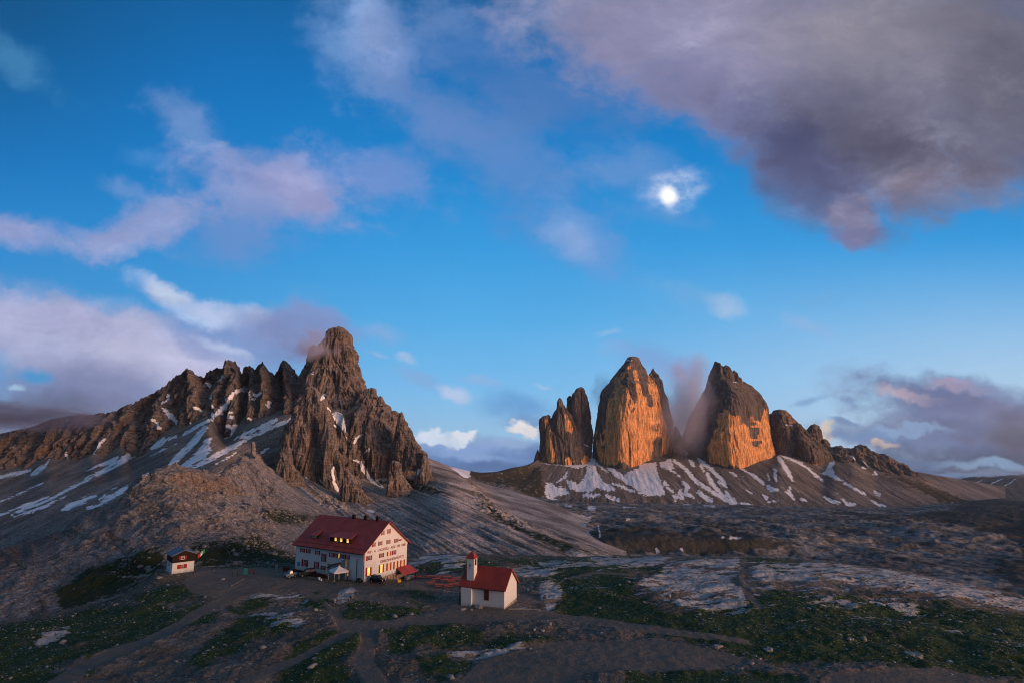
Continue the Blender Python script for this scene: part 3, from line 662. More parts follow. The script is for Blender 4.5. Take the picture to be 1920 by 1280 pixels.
slabat = np.where(nearm, np.maximum(np.clip(.42+slab/14, -.35, .62), np.clip(-.05+reg/60, -.35, .22)), 0)
g_at = g_at+.12*sst(reg, 0, 40)*nearm*sst(-path, -2, 4)
p_at = np.where(nearm, np.clip(.5+path/8, -.5, 1.1), np.clip(.5+union(pc, pr, FARPATH)/2, -.5, 1.1)*0)
fg = np.clip(.45+union(pc, pr, FARGRASS_DARKROCK)/22, 0.02, .9)
g_at = np.where(Y > 300, fg, g_at)
fp = union(pc, pr, FARPATH)
sn = np.where(Y > 300, np.clip(union(pc, pr, GSNOW)/2.5+fbm2(X/14, Y/14, 3, 77)*.8, -1, 1), -1)
def height_lookup():
    from mathutils.bvhtree import BVHTree
    return None
G_ground = dict(snow=sn, grass=g_at, slab=slabat, path=p_at, far=sst(Y, 240, 330))
ground = link(mesh_from_grids('ground', [(X, Y, Z, False, G_ground)], M_GROUND))
tag(ground, 'alpine plateau of gravel, dark turf and pale limestone running out to a rubble plain', 'ground', kind='structure')
GX, GY, GZ, GP, GR = X, Y, Z, pc, pr; PATHW = pathw
def gz(x, y):
    """height of the ground at (x, y), from the nearest grid points"""
    # columns follow sight lines, so search a window
    rws = np.argmin(np.abs(GY-y), axis=0); cc = np.arange(GX.shape[1])
    c = int(np.argmin(np.abs(GX[rws, cc]-x))); r = int(rws[c])
    return float(GZ[r, c])

# --- rubble spur behind the small hut, with its pinnacle
sp_lines = [
 ('z', 10, [(-420, 140, -24), (-100, 150, -14), (0, 154, -11), (120, 160, -8.5), (230, 166, -5.5), (300, 172, -1.6), (370, 178, -1.2), (500, 182, -1.2), (600, 190, -1.2), (700, 205, -6)]),
 (12, [(-420, 1190, 170), (-100, 1135, 180), (0, 1110, 184), (117, 1080, 195), (230, 1048, 200), (330, 1010, 205), (430, 1005, 220), (520, 1015, 235), (600, 1022, 245), (700, 1030, 250)]),
 (8, [(-420, 1140, 195), (-100, 1085, 208), (0, 1060, 214), (117, 1025, 225), (200, 985, 232), (250, 955, 238), (330, 935, 242), (420, 940, 270), (500, 955, 300), (560, 975, 300), (620, 995, 300), (700, 1010, 290)]),
 (3, [(-420, 1120, 215), (-100, 1062, 228), (0, 1040, 235), (60, 1022, 242), (117, 1002, 248), (150, 972, 252), (190, 956, 255), (217, 945, 256), (240, 914, 257), (253, 901, 258), (280, 887, 260), (293, 878, 262), (333, 879, 266), (360, 887, 278), (393, 893, 292), (413, 892, 305), (430, 880, 330), (453, 864, 360), (470, 862, 380), (484, 862, 395), (503, 880, 410), (530, 900, 410), (560, 925, 400), (600, 950, 385), (640, 968, 370), (700, 990, 340)]),
 ('z', 10, [(-420, 245, -50), (0, 275, -40), (200, 300, -20), (330, 330, -5), (460, 440, -10), (560, 450, -30), (700, 420, -50)]),
]
X, Y, Z, pc, pr = loft(-420, 700, 1.4, sp_lines, [70, 90, 110, 20])
# chart height 0..1 above the foot
def taper_edge(A, k0=0): return A
w_top = np.ones_like(X)
q1 = rid3(X/38, Y/38, Z/30, 4, 91); q2 = fbm3(X/11, Y/11, Z/8, 4, 95); q3 = fbm3(X/3, Y/3, Z/2.5, 3, 99)
tt = np.linspace(0, 1, X.shape[0])[:, None]*np.ones_like(X)
fade = sst(tt, 0.0, .12)*(.35+.65*sst(pc, 560, 480)+0)
leftsm = sst(pc, 40, 260)
runs = rid3((X+Y*.8)/9, (X-Y)/90, Z/60, 3, 101)
Z = Z+fade*(q1*1.5*(.4+.6*leftsm)+q2*1.9*(.35+.65*leftsm)+q3*.7)+fade*(1-leftsm)*runs*.8
led = np.sin(Z*1.25+fbm3(X/20, Y/20, 0, 3, 105)*5); Z = Z+fade*leftsm*sst(led, .2, .9)*.9
sg = union(pc, pr, [('p', [(150, 1085), (215, 1060), (300, 1045), (310, 1070), (230, 1110), (120, 1145), (100, 1120)]), ('p', [(360, 1030), (480, 1015), (560, 1045), (560, 1062), (360, 1062)]), ('p', [(480, 965), (540, 962), (600, 972), (560, 985), (500, 985)])])
tintp = union(pc, pr, [('p', [(290, 885), (420, 895), (470, 930), (400, 940), (330, 920)]), ('s', [(590, 958, 4), (550, 970, 4), (510, 1000, 5), (470, 1030, 4)])])
spur_att = dict(snow=np.clip(seg_field(pc, pr, [(268, 900), (279, 891)], [2.5, 2.5])/2, -1, 1), tint=np.clip(.25+tintp/30, -.1, .6), grass=np.clip(.5+sg/40, -.1, .72))
M_SPUR2, t, b = new_mat('spur_rubble'); p = pos(t)
big = t.noise(p, .045, 5, .65); ma = t.noise(p, .32, 6, .72); fi = t.noise(p, 1.5, 5, .75)
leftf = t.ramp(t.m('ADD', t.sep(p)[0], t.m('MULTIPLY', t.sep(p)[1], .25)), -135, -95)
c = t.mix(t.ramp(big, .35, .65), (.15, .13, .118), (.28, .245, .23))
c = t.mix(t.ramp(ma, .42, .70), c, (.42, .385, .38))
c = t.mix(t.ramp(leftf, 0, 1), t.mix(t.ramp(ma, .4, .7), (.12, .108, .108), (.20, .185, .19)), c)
c = t.mix(t.ramp(t.m('ADD', attr(t, 'tint'), t.m('MULTIPLY', t.m('SUBTRACT', big, .5), 1.)), .3, .7), c, (.25, .17, .115))
dd = t.noise(t.mapping(t.mapping(p, rot=(0, 0, .75)), scale=(.03, .45, .05)), 1.0, 5, .65)
c = t.mix(t.ramp(dd, .52, .66, 0, .75), c, (.075, .062, .05))
c = t.mix(1.0, c, t.comb(*[t.ramp(fi, .34, .66, .42, 1.6)]*3), 'MULTIPLY')
gm = t.ramp(t.m('ADD', attr(t, 'grass'), t.m('MULTIPLY', t.m('SUBTRACT', ma, .5), 1.6)), .46, .6)
c = t.mix(gm, c, t.mix(fi, (.02, .032, .012), (.05, .062, .025)))
c, sm_ = snow_mix(t, c, .3)
t.put(b.inputs['Base Color'], c); b.inputs['Roughness'].default_value = .96
bump(t, b, t.m('ADD', t.m('MULTIPLY', ma, 1.4), t.m('ADD', t.m('MULTIPLY', fi, .45), t.m('MULTIPLY', dd, .6))), 1.0, 2.4)
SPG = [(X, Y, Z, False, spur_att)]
SX, SY, SZ, SPC, SPR = X, Y, Z, pc, pr

# --- rock towers: closed bodies traced level by level
def tower(levels, Yc, ratio=.6, rot=0., e=3.2, nz=200, nt=260, amp=1.0, seed=1, flute=22., bed=7.0, yslope=0.0, unit=1.0, front=.72, terr=.4):
    lv = np.array(levels, float); r0, r1 = lv[0, 0], lv[-1, 0]
    s_ = np.linspace(0, 1, nz); rows = r0+(r1-r0)*(s_**1.0)
    L = np.interp(rows, lv[:, 0], lv[:, 1]); R = np.interp(rows, lv[:, 0], lv[:, 2])
    k = np.clip(np.arange(nz)/4.0, 0, 1)**.5; mid = (L+R)/2; L = mid+(L-mid)*np.maximum(k, .02); R = mid+(R-mid)*np.maximum(k, .02)
    # more of the ring on the side that faces the valley (-Y)
    u = np.linspace(0, 1, nt, endpoint=False)
    nf = int(nt*front); th = np.concatenate([np.linspace(math.pi, 2*math.pi, nf, endpoint=False), np.linspace(0, math.pi, nt-nf, endpoint=False)])
    cs, sn_ = np.cos(th), np.sin(th)
    bx_ = np.sign(cs)*np.abs(cs)**(2/e); by_ = np.sign(sn_)*np.abs(sn_)**(2/e)*ratio
    rx = bx_*math.cos(rot)-by_*math.sin(rot); ry = bx_*math.sin(rot)+by_*math.cos(rot)
    mx = np.abs(rx).max(); rx /= mx; ry /= mx
    xl, _, z = P(L, rows, Yc); xr, _, _ = P(R, rows, Yc)
    hw = (xr-xl)/2; cx = (xl+xr)/2
    Zb = np.repeat(z[:, None], nt, 1)
    X = cx[:, None]+hw[:, None]*rx[None]; 
    hwd = np.maximum(hw, .25*hw.max()*np.minimum(1, np.arange(nz)/12))
    Y = Yc+hwd[:, None]*ry[None]-yslope*(z[0]-Zb)
    # relief
    G0 = (X, Y, Zb); un = unit
    wx = fbm3(X/60/un, Y/60/un, Zb/90/un, 2, seed+7)*12*un
    f1 = bil3((X+wx)/flute/2.0, (Y+wx)/flute/2.0, Zb/flute/11, 2, seed)
    f2 = bil3((X+wx)/flute*1.5, (Y+wx)/flute*1.5, Zb/flute/6, 4, seed+3, .6)
    f3 = fbm3(X/bed/1.2, Y/bed/1.2, Zb/bed/.9, 3, seed+5)
    zz = Zb+fbm3(X/80/un, Y/80/un, 0, 2, seed+9)*10*un
    bd = noise3(zz*0+.5, zz*0, zz/bed, seed+11)+.5*noise3(zz*0+.5, X/200, zz/bed*2.3, seed+12)
    pz = bed*2.6; hh = (zz+f2*bed*1.4+f1*bed*2)/pz; fr_ = hh-np.floor(hh)
    Zb = Zb-terr*pz*(fr_-sst(fr_, .55, .98))*np.clip((np.arange(nz)-4)/10, 0, 1)[:, None]
    disp = amp*(f1*flute*.36+f2*flute*.17+f3*bed*.16+bd*bed*.20)
    disp = disp*np.clip(np.arange(nz)/nz*8+.25, 0, 1)[:, None]
    dxn = rx[None]/np.hypot(rx, ry)[None]; dyn = ry[None]/np.hypot(rx, ry)[None]
    X = X+disp*dxn; Y = Y+disp*dyn
    Zb = Zb+amp*fbm3(X/flute*1.5, Y/flute*1.5, Zb*0+seed, 3, seed+15)*flute*.16*sst(np.arange(nz)/nz, 0.0, .06)[:, None]
    pc, pr = proj(X, Y, Zb)
    return X, Y, Zb, pc, pr
def tgrid(tw, snow=None, tint=None, base=-1.0):
    X, Y, Z, pc, pr = tw
    s_ = np.full(X.shape, -1.0) if snow is None else np.clip(union(pc, pr, snow)/2.2+fbm3(X/12, Y/12, Z/12, 3, 71)*.7, -1, 1)
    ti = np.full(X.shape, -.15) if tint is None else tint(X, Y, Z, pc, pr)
    return (X, Y, Z, True, dict(snow=s_, tint=ti, grass=np.zeros_like(X)))

# pinnacle group on the spur
SPT = [tower([(826, 472.5, 475.5), (831, 471, 477.5), (838, 470, 479), (850, 469, 480), (858, 465, 482), (872, 460, 487)], 392, .8, .3, nz=60, nt=60, amp=.55, seed=201, flute=5, bed=2.2, unit=.15),
       tower([(850, 481, 485), (857, 477, 489), (868, 472, 496), (885, 468, 505)], 388, .8, .2, nz=40, nt=60, amp=.6, seed=202, flute=5, bed=2.2, unit=.15),
       tower([(846, 462, 467), (856, 455, 470), (868, 447, 473), (884, 438, 480)], 396, .7, .4, nz=40, nt=80, amp=.7, seed=203, flute=6, bed=2.2, unit=.15)]
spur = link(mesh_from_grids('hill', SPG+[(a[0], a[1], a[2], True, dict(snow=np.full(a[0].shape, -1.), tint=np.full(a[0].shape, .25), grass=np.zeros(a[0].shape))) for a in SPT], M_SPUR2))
tag(spur, 'boulder-strewn rocky hill with thin stone pinnacles behind the small hut', 'hill', kind='structure')
# --- Tre Cime group, two and a half kilometres off: towers first, then the scree they stand on
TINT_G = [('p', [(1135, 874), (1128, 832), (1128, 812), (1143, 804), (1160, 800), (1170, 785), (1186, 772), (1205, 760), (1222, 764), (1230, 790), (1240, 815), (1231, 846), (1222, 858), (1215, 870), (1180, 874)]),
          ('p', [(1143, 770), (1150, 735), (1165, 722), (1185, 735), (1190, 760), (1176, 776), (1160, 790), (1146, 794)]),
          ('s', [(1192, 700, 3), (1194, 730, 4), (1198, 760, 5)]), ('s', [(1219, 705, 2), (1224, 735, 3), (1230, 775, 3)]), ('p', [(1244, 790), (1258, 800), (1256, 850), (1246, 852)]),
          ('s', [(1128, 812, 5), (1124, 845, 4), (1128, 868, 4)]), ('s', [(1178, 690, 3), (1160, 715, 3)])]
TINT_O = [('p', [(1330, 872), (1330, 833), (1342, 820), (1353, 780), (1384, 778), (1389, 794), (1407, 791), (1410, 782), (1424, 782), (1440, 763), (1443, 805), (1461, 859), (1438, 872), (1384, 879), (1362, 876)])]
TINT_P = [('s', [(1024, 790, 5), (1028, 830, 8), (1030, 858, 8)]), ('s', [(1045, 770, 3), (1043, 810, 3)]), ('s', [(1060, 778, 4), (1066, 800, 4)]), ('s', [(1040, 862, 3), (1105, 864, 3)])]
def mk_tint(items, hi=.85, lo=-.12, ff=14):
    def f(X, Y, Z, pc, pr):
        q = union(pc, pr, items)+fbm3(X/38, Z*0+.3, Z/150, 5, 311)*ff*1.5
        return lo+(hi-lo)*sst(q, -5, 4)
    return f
def hole(f, hs):
    def g(X, Y, Z, pc, pr):
        r = f(X, Y, Z, pc, pr)
        for (cx, cy_, rr) in hs: r = r-1.2*sst(np.hypot(pc-cx, pr-cy_)/rr+fbm3(X/25, 0, Z/25, 3, 5)*.5, 1.1, .8)
        return r
    return g
GRANDE = [(667.5, 1178, 1196), (672, 1174, 1200), (681, 1168, 1205), (690, 1160, 1211), (700, 1154, 1216), (715, 1144, 1230), (722, 1139, 1243), (737, 1130, 1250), (742, 1128, 1254), (765, 1120, 1258), (790, 1114, 1263), (815, 1112, 1264), (840, 1111, 1261), (865, 1114, 1256), (885, 1116, 1255), (900, 1116, 1256)]
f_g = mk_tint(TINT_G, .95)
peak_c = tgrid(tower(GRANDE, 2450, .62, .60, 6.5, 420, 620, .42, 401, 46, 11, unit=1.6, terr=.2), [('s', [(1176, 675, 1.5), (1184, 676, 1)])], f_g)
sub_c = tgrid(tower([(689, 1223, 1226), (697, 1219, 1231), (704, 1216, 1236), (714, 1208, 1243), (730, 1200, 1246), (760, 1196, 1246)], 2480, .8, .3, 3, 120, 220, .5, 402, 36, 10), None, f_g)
butt_c = [tgrid(tower(l, yy, .9, .2, 2.6, 80, 130, .5, 403+k, 26, 9), None, None) for k, (l, yy) in enumerate([
    ([(798, 1264, 1268), (808, 1262, 1273), (825, 1260, 1280), (845, 1260, 1284), (870, 1260, 1286)], 2440),
    ([(838, 1262, 1266), (852, 1258, 1273), (866, 1256, 1279), (885, 1256, 1282)], 2400),
    ([(842, 1290, 1296), (856, 1286, 1304), (874, 1284, 1310)], 2410)])]
middle = link(mesh_from_grids('mountain_peak', [peak_c, sub_c]+butt_c, M_CIME))
tag(middle, 'tallest sheer orange rock tower, split by vertical cracks, above snowfields', 'mountain', 'sheer rock towers above the snowfields', 'structure')
OVEST = [(676.5, 1339, 1345), (680, 1338, 1347), (686, 1336, 1356), (695, 1332, 1369), (704, 1328, 1377), (712, 1325, 1384), (716, 1323, 1400), (722, 1321, 1410), (730, 1318, 1419), (740, 1313, 1428), (751, 1308, 1436), (763, 1302, 1441), (791, 1288, 1443), (812, 1278, 1448), (829, 1276, 1453), (848, 1278, 1459), (868, 1280, 1463), (900, 1284, 1464)]
f_o = hole(mk_tint(TINT_O, .9), [(1414, 811, 12), (1408, 794, 4), (1420, 830, 7)])  # rounded patches where the orange tint is taken out
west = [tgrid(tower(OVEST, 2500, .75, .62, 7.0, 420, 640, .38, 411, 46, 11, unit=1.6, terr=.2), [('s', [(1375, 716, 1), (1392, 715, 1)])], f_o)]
for k, l in enumerate([[(683, 1359, 1363), (688, 1355, 1369), (697, 1352, 1374), (720, 1348, 1378)], [(693, 1374, 1379), (700, 1370, 1383), (712, 1368, 1385), (730, 1366, 1388)], [(706, 1384, 1388), (710, 1382, 1391), (722, 1380, 1392)]]):
    west.append(tgrid(tower(l, 2470, .9, 0, 2.6, 40, 60, .35, 421+k, 20, 8), None, None))
westo = link(mesh_from_grids('mountain_peak', west, M_CIME))
tag(westo, 'broad orange rock tower with a dark cave-like patch, mist on its left side', 'mountain', 'sheer rock towers above the snowfields', 'structure')
pl = []
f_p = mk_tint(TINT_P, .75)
for k, (l, yy, rt) in enumerate([
    ([(776.5, 1026, 1032), (780, 1016, 1034), (785, 1010, 1034), (800, 1009, 1035), (830, 1010, 1038), (853, 1009, 1044), (880, 1006, 1050)], 2400, .25),
    ([(744.5, 1048, 1051), (750, 1044, 1055), (758, 1042, 1059), (766, 1041, 1064), (777, 1036, 1074), (795, 1034, 1080), (830, 1032, 1096), (866, 1034, 1104), (885, 1034, 1106)], 2400, .3),
    ([(724.5, 1086, 1093), (728, 1080, 1095), (738, 1077, 1098), (750, 1075, 1101), (770, 1073, 1103), (792, 1070, 1105), (812, 1064, 1110), (835, 1060, 1111), (858, 1060, 1107), (885, 1060, 1108)], 2430, .25),
    ([(741, 1066, 1071), (746, 1062, 1076), (756, 1060, 1082), (780, 1060, 1084)], 2450, 0.),
    ([(782, 1030, 1040), (792, 1022, 1080), (810, 1014, 1096), (840, 1010, 1104), (885, 1008, 1106)], 2430, .2),
    ([(842, 1006, 1009), (852, 1003, 1016), (866, 1000, 1024), (885, 998, 1030)], 2390, .1)]):
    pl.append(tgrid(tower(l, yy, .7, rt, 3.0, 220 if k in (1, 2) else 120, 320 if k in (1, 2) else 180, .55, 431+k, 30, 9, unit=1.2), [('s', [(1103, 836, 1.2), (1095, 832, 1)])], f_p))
east = link(mesh_from_grids('mountain_peak', pl, M_CIME))
tag(east, 'cluster of three narrow rock pinnacles left of the tallest tower', 'mountain', 'sheer rock towers above the snowfields', 'structure')
M_DARKR = rock_mat('shoulder_rock', (.17, .135, .12), (.24, .185, .16), (.08, .065, .06), (.5, .26, .12), .9)
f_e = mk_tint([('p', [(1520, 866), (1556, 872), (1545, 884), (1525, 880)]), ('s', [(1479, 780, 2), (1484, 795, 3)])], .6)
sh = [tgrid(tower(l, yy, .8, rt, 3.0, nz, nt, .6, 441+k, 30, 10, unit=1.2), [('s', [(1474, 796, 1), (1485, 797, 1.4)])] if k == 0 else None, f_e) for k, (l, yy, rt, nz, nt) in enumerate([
    ([(766.5, 1456, 1468), (769, 1449, 1475), (777, 1443, 1483), (789, 1441, 1494), (801, 1440, 1503), (815, 1440, 1508), (840, 1440, 1512), (875, 1440, 1514), (895, 1440, 1516)], 2520, .35, 220, 300),
    ([(792, 1490, 1499), (801, 1486, 1508), (810, 1484, 1516), (822, 1484, 1530), (833, 1486, 1541), (845, 1488, 1553), (855, 1490, 1559), (880, 1494, 1559), (900, 1494, 1560)], 2470, .3, 200, 280),
    ([(793.5, 1524, 1530), (797, 1519, 1535), (805, 1512, 1540), (819, 1505, 1544), (850, 1500, 1550), (880, 1500, 1552)], 2560, .3, 120, 160),
    ([(822, 1541, 1550), (833, 1536, 1556), (843, 1534, 1562), (860, 1534, 1564), (885, 1534, 1565)], 2540, .3, 90, 120)])]
sho = link(mesh_from_grids('mountain_shoulder', sh, M_DARKR))
tag(sho, 'lower dark rounded rock shoulders to the right of the broad orange tower', 'mountain', None, 'structure')
# low crag along the crest on the far right
cl = [('z', 2, [(1540, 2560, -140), (1880, 2560, -160)]),
      (1.0, [(1540, 842, 2500), (1560, 836, 2500), (1573, 833, 2490), (1584, 841, 2490), (1594, 839, 2480), (1600, 835, 2480), (1608, 833, 2480), (1619, 835, 2470), (1629, 843, 2460), (1645, 849, 2450), (1660, 853, 2440), (1671, 859, 2430), (1684, 867, 2420), (1697, 872, 2400), (1706, 882, 2390), (1717, 887, 2380), (1740, 902, 2340), (1800, 930, 2300), (1880, 960, 2250)]),
      (3, [(1540, 868, 2440), (1563, 862, 2440), (1592, 860, 2430), (1625, 882, 2400), (1638, 890, 2390), (1655, 888, 2380), (1678, 887, 2370), (1704, 890, 2360), (1720, 897, 2340), (1740, 908, 2310), (1800, 935, 2280), (1880, 970, 2230)]),
      ('z', 2, [(1540, 2400, -160), (1880, 2200, -190)])]
X, Y, Z, pc, pr = loft(1545, 1800, .7, cl, [6, 60, 14])
f1 = rid3(X/55, Y/55, Z/260, 3, 451); f2 = fbm3(X/22, Y/22, Z/40, 4, 455)
mk = sst(pc, 1545, 1565)*sst(pc, 1760, 1715)
Y = Y-(f1*14+f2*12)*mk; Z = Z+fbm3(X/18, Y/18, 0, 3, 457)*9*mk
crag = link(mesh_from_grids('crag', [(X, Y, Z, False, dict(snow=np.clip(union(pc, pr, [('s', [(1587, 852, 1), (1600, 860, 2)]), ('s', [(1614, 864, 1.4), (1626, 874, 1.6)])])/2, -1, 1), tint=np.full(X.shape, .1), grass=np.zeros_like(X)))], M_DARKR))
tag(crag, 'low jagged dark crag along the crest at the right end of the scree slope', 'crag', None, 'structure')

CSNOW = [
 ('p', [(1106, 848), (1112, 842), (1117, 868), (1119, 884), (1132, 905), (1148, 912), (1155, 920), (1140, 922), (1118, 914), (1106, 924), (1092, 920), (1084, 908), (1094, 898), (1100, 885), (1101, 872), (1107, 864)]),
 ('s', [(1018, 866, 1), (1038, 868, 2.5), (1055, 870, 2.5), (1080, 875, 3), (1106, 868, 3.5)]), ('s', [(1117, 868, 2), (1140, 885, 1)]),
 ('p', [(1138, 876), (1150, 878), (1170, 892), (1180, 884), (1198, 878), (1198, 870), (1230, 866), (1233, 888), (1240, 908), (1249, 928), (1222, 931), (1200, 927), (1192, 916), (1170, 903), (1152, 893)]),
 ('s', [(1150, 908, 2), (1170, 914, 2.5), (1190, 922, 2)]),
 ('p', [(1235, 866), (1258, 860), (1264, 878), (1258, 884), (1248, 878), (1240, 876)]), ('s', [(1260, 880, 1), (1274, 893, 1.5)]),
 ('p', [(1024, 905), (1034, 906), (1042, 914), (1060, 915), (1068, 926), (1048, 930), (1036, 934), (1052, 940), (1040, 942), (1028, 935), (1022, 928)]),
 ('p', [(1062, 900), (1070, 918), (1088, 922), (1092, 912), (1080, 906)]), ('s', [(1062, 886, 2), (1060, 896, 2), (1045, 905, 1)]), ('s', [(1096, 928, 3), (1115, 930, 2.5), (1122, 928, 2)]), ('s', [(1138, 930, 3), (1148, 935, 3), (1160, 936, 2)]),
 ('s', [(1262, 852, 2), (1264, 862, 2.5), (1276, 872, 3.2), (1290, 884, 3), (1300, 898, 3.2), (1312, 908, 3.8), (1322, 915, 3), (1340, 925, 4), (1356, 932, 4.5), (1372, 944, 4), (1384, 945, 1)]),
 ('s', [(1286, 845, 3), (1294, 860, 3.5), (1300, 872, 3)]), ('s', [(1310, 860, 2.5), (1322, 870, 3), (1334, 880, 3), (1346, 892, 3), (1358, 903, 2.5), (1362, 912, 2)]),
 ('s', [(1314, 872, 2), (1320, 884, 2)]), ('s', [(1326, 888, 3), (1332, 900, 4), (1341, 914, 3.5), (1352, 924, 3.5), (1364, 935, 3)]), ('s', [(1348, 903, 2.5), (1358, 911, 3)]), ('s', [(1362, 922, 2), (1370, 934, 3), (1380, 943, 3)]), ('s', [(1392, 944, 2), (1402, 948, 3), (1416, 951, 2)]),
 ('s', [(1264, 930, 3), (1280, 934, 3), (1276, 920, 3), (1268, 938, 2)]), ('s', [(1282, 906, 3), (1290, 914, 3.5), (1284, 926, 3), (1300, 932, 2.5)]), ('s', [(1310, 924, 3), (1324, 934, 4), (1335, 940, 2.5)]), ('s', [(1246, 905, 3), (1254, 916, 2), (1262, 922, 2)]),
 ('s', [(1455, 844, 1.5), (1466, 852, 3), (1478, 858, 2), (1496, 866, 2), (1512, 875, 2), (1528, 890, 2), (1543, 901, 1.2)]),
 ('s', [(1461, 858, 3.5), (1467, 868, 4), (1474, 880, 3.6), (1482, 892, 3), (1486, 902, 2)]), ('s', [(1482, 914, 2), (1480, 924, 3.5), (1488, 936, 2)]), ('s', [(1473, 923, 1), (1480, 926, 2)]),
 ('s', [(1500, 936, 1), (1508, 938, 2.5), (1513, 940, 1)]), ('s', [(1546, 932, 1.5), (1560, 940, 3), (1572, 944, 2)]),
 ('s', [(1452, 880, 2.5), (1454, 893, 3), (1456, 903, 2)]), ('s', [(1370, 886, 1.5), (1380, 892, 2)]), ('s', [(1404, 886, 2), (1416, 894, 3), (1426, 902, 3), (1432, 908, 2)]), ('s', [(1392, 880, 2), (1402, 886, 1.5)]),
 ('s', [(1440, 912, 2.5), (1448, 920, 3.5), (1460, 918, 2)]), ('s', [(1432, 930, 2), (1438, 936, 2.5)]), ('s', [(1440, 890, 1.5), (1442, 900, 1.5)]),
 ('s', [(1562, 854, 3), (1560, 868, 4), (1556, 876, 4)]), ('p', [(1541, 888), (1556, 874), (1562, 880), (1566, 890), (1582, 902), (1568, 900), (1556, 892)]), ('s', [(1584, 905, 1.5), (1600, 915, 1.8), (1622, 928, 1.6)]), ('s', [(1634, 940, 1), (1648, 946, 1.8), (1660, 950, 1.4)]),
 ('s', [(1546, 932, 1.5), (1562, 942, 2), (1575, 944, 1.5)]), ('s', [(1580, 937, 1.5), (1590, 946, 3), (1604, 946, 2)]), ('s', [(1572, 856, 1), (1582, 864, 2)]), ('s', [(1596, 854, 1), (1606, 862, 1.6), (1614, 868, 1.2)]), ('s', [(1618, 876, 1.6), (1624, 876, 1.6)]), ('s', [(1638, 884, 1), (1644, 888, 1.5)]),
 ('s', [(1640, 923, 1), (1650, 928, 1.5)]), ('s', [(1642, 930, 1), (1648, 931, 1)]), ('s', [(1735, 956, 1.4), (1744, 958, 1.4)]), ('s', [(1742, 951, 1), (1758, 957, 1.4), (1770, 960, 1.4)]), ('s', [(1782, 947, 1.8), (1792, 946, 1.4)]), ('s', [(1675, 965, 1.4), (1690, 966, 1.2)]),
 ('s', [(1440, 942, 1), (1458, 940, 1)]), ('s', [(1400, 920, 1), (1410, 926, 1)]),
]
sc = [('z', 8, [(740, 2600, -190), (990, 2700, -190), (1020, 2700, -100), (1300, 2800, 0), (1560, 2800, -40), (1900, 2750, -180)]),
      (4, [(740, 880, 2150), (780, 874, 2150), (840, 873, 2150), (870, 880, 2160), (900, 885, 2180), (930, 884, 2200), (960, 876, 2240), (985, 872, 2290), (1000, 866, 2360), (1010, 857, 2440), (1050, 850, 2520), (1260, 836, 2560), (1440, 846, 2560), (1480, 846, 2560), (1540, 850, 2520), (1564, 852, 2500), (1590, 850, 2480), (1640, 870, 2440), (1680, 884, 2400), (1720, 892, 2360), (1760, 913, 2300), (1800, 930, 2250), (1840, 943, 2200), (1900, 965, 2150)]),
      (5, [(740, 900, 2080), (870, 892, 2080), (930, 900, 2110), (985, 895, 2170), (1010, 872, 2330), (1050, 868, 2370), (1110, 870, 2370), (1140, 876, 2340), (1260, 866, 2350), (1330, 876, 2330), (1440, 876, 2330), (1462, 864, 2360), (1510, 874, 2370), (1545, 886, 2360), (1565, 872, 2390), (1600, 868, 2400), (1640, 892, 2340), (1700, 900, 2300), (1760, 920, 2250), (1840, 945, 2180), (1900, 967, 2130)]),
      (8, [(740, 955, 1850), (870, 935, 1880), (950, 935, 1920), (1010, 930, 1990), (1040, 940, 1980), (1130, 934, 2000), (1300, 940, 2010), (1400, 950, 1990), (1560, 954, 1990), (1680, 965, 1990), (1770, 962, 2030), (1840, 950, 2130), (1900, 970, 2090)]),
      ('z', 8, [(740, 1800, -160), (1000, 1880, -190), (1300, 1900, -205), (1560, 1900, -215), (1840, 2060, -240), (1900, 2050, -240)])]
X, Y, Z, pc, pr = loft(742, 1885, 1.05, sc, [10, 36, 120, 12])
# debris fans: ribs running down the slope from the foot of the walls
fan = rid3((X-.12*(Y-2300))/60, Y/900, 0, 4, 471); f2 = fbm3(X/22, Y/60, 0, 3, 475)
tpar = np.concatenate([np.zeros(46), np.linspace(0, 1, 133)])[:, None]
wv_ = np.sin(np.clip(tpar, 0, 1)*math.pi)**.7
Z = Z+wv_*(fan*2.6+f2*2.0)
Z = Z+sst(tpar, .75, 1.)*fbm2(X/28, Y/28, 4, 479)*9
gcol = union(pc, pr, [('p', [(870, 880), (930, 880), (1000, 868), (1018, 885), (1022, 930), (1010, 940), (960, 915), (890, 900)]), ('p', [(1700, 895), (1760, 915), (1840, 945), (1860, 955), (1780, 950), (1720, 920), (1660, 888)])])
csn = np.clip(union(pc, pr, CSNOW+[('p', [(812, 862), (838, 872), (862, 876), (882, 880), (882, 892), (876, 902), (862, 890), (840, 882), (820, 868)])])/3.4, -1, .55)+fbm2(X/11, Y/20, 4, 483, .65)*.9+.18
kx = np.linspace(1100, 1900, 200); Kp = np.interp(kx, [1100, 1200, 1300, 1500, 1700, 1900], [1.0, .95, .85, .62, .5, .45]); KK = np.concatenate([[0], np.cumsum((Kp[1:]+Kp[:-1])/2*np.diff(kx))])
fa = np.where(pc > 1190, pr-np.interp(pc, kx, KK), (pc-1110)/np.maximum(pr-790, 20)*120); fl = np.where(pc > 1190, pc, pr)
csl = link(mesh_from_grids('scree_slope', [(X, Y, Z, False, dict(fa=fa, fl=fl, snow=csn, grass=np.clip(.42+gcol/30, -.3, .62)))], M_SCREE_C))
tag(csl, 'long grey scree slope with snowfields below the orange towers', 'scree slope', None, 'structure')

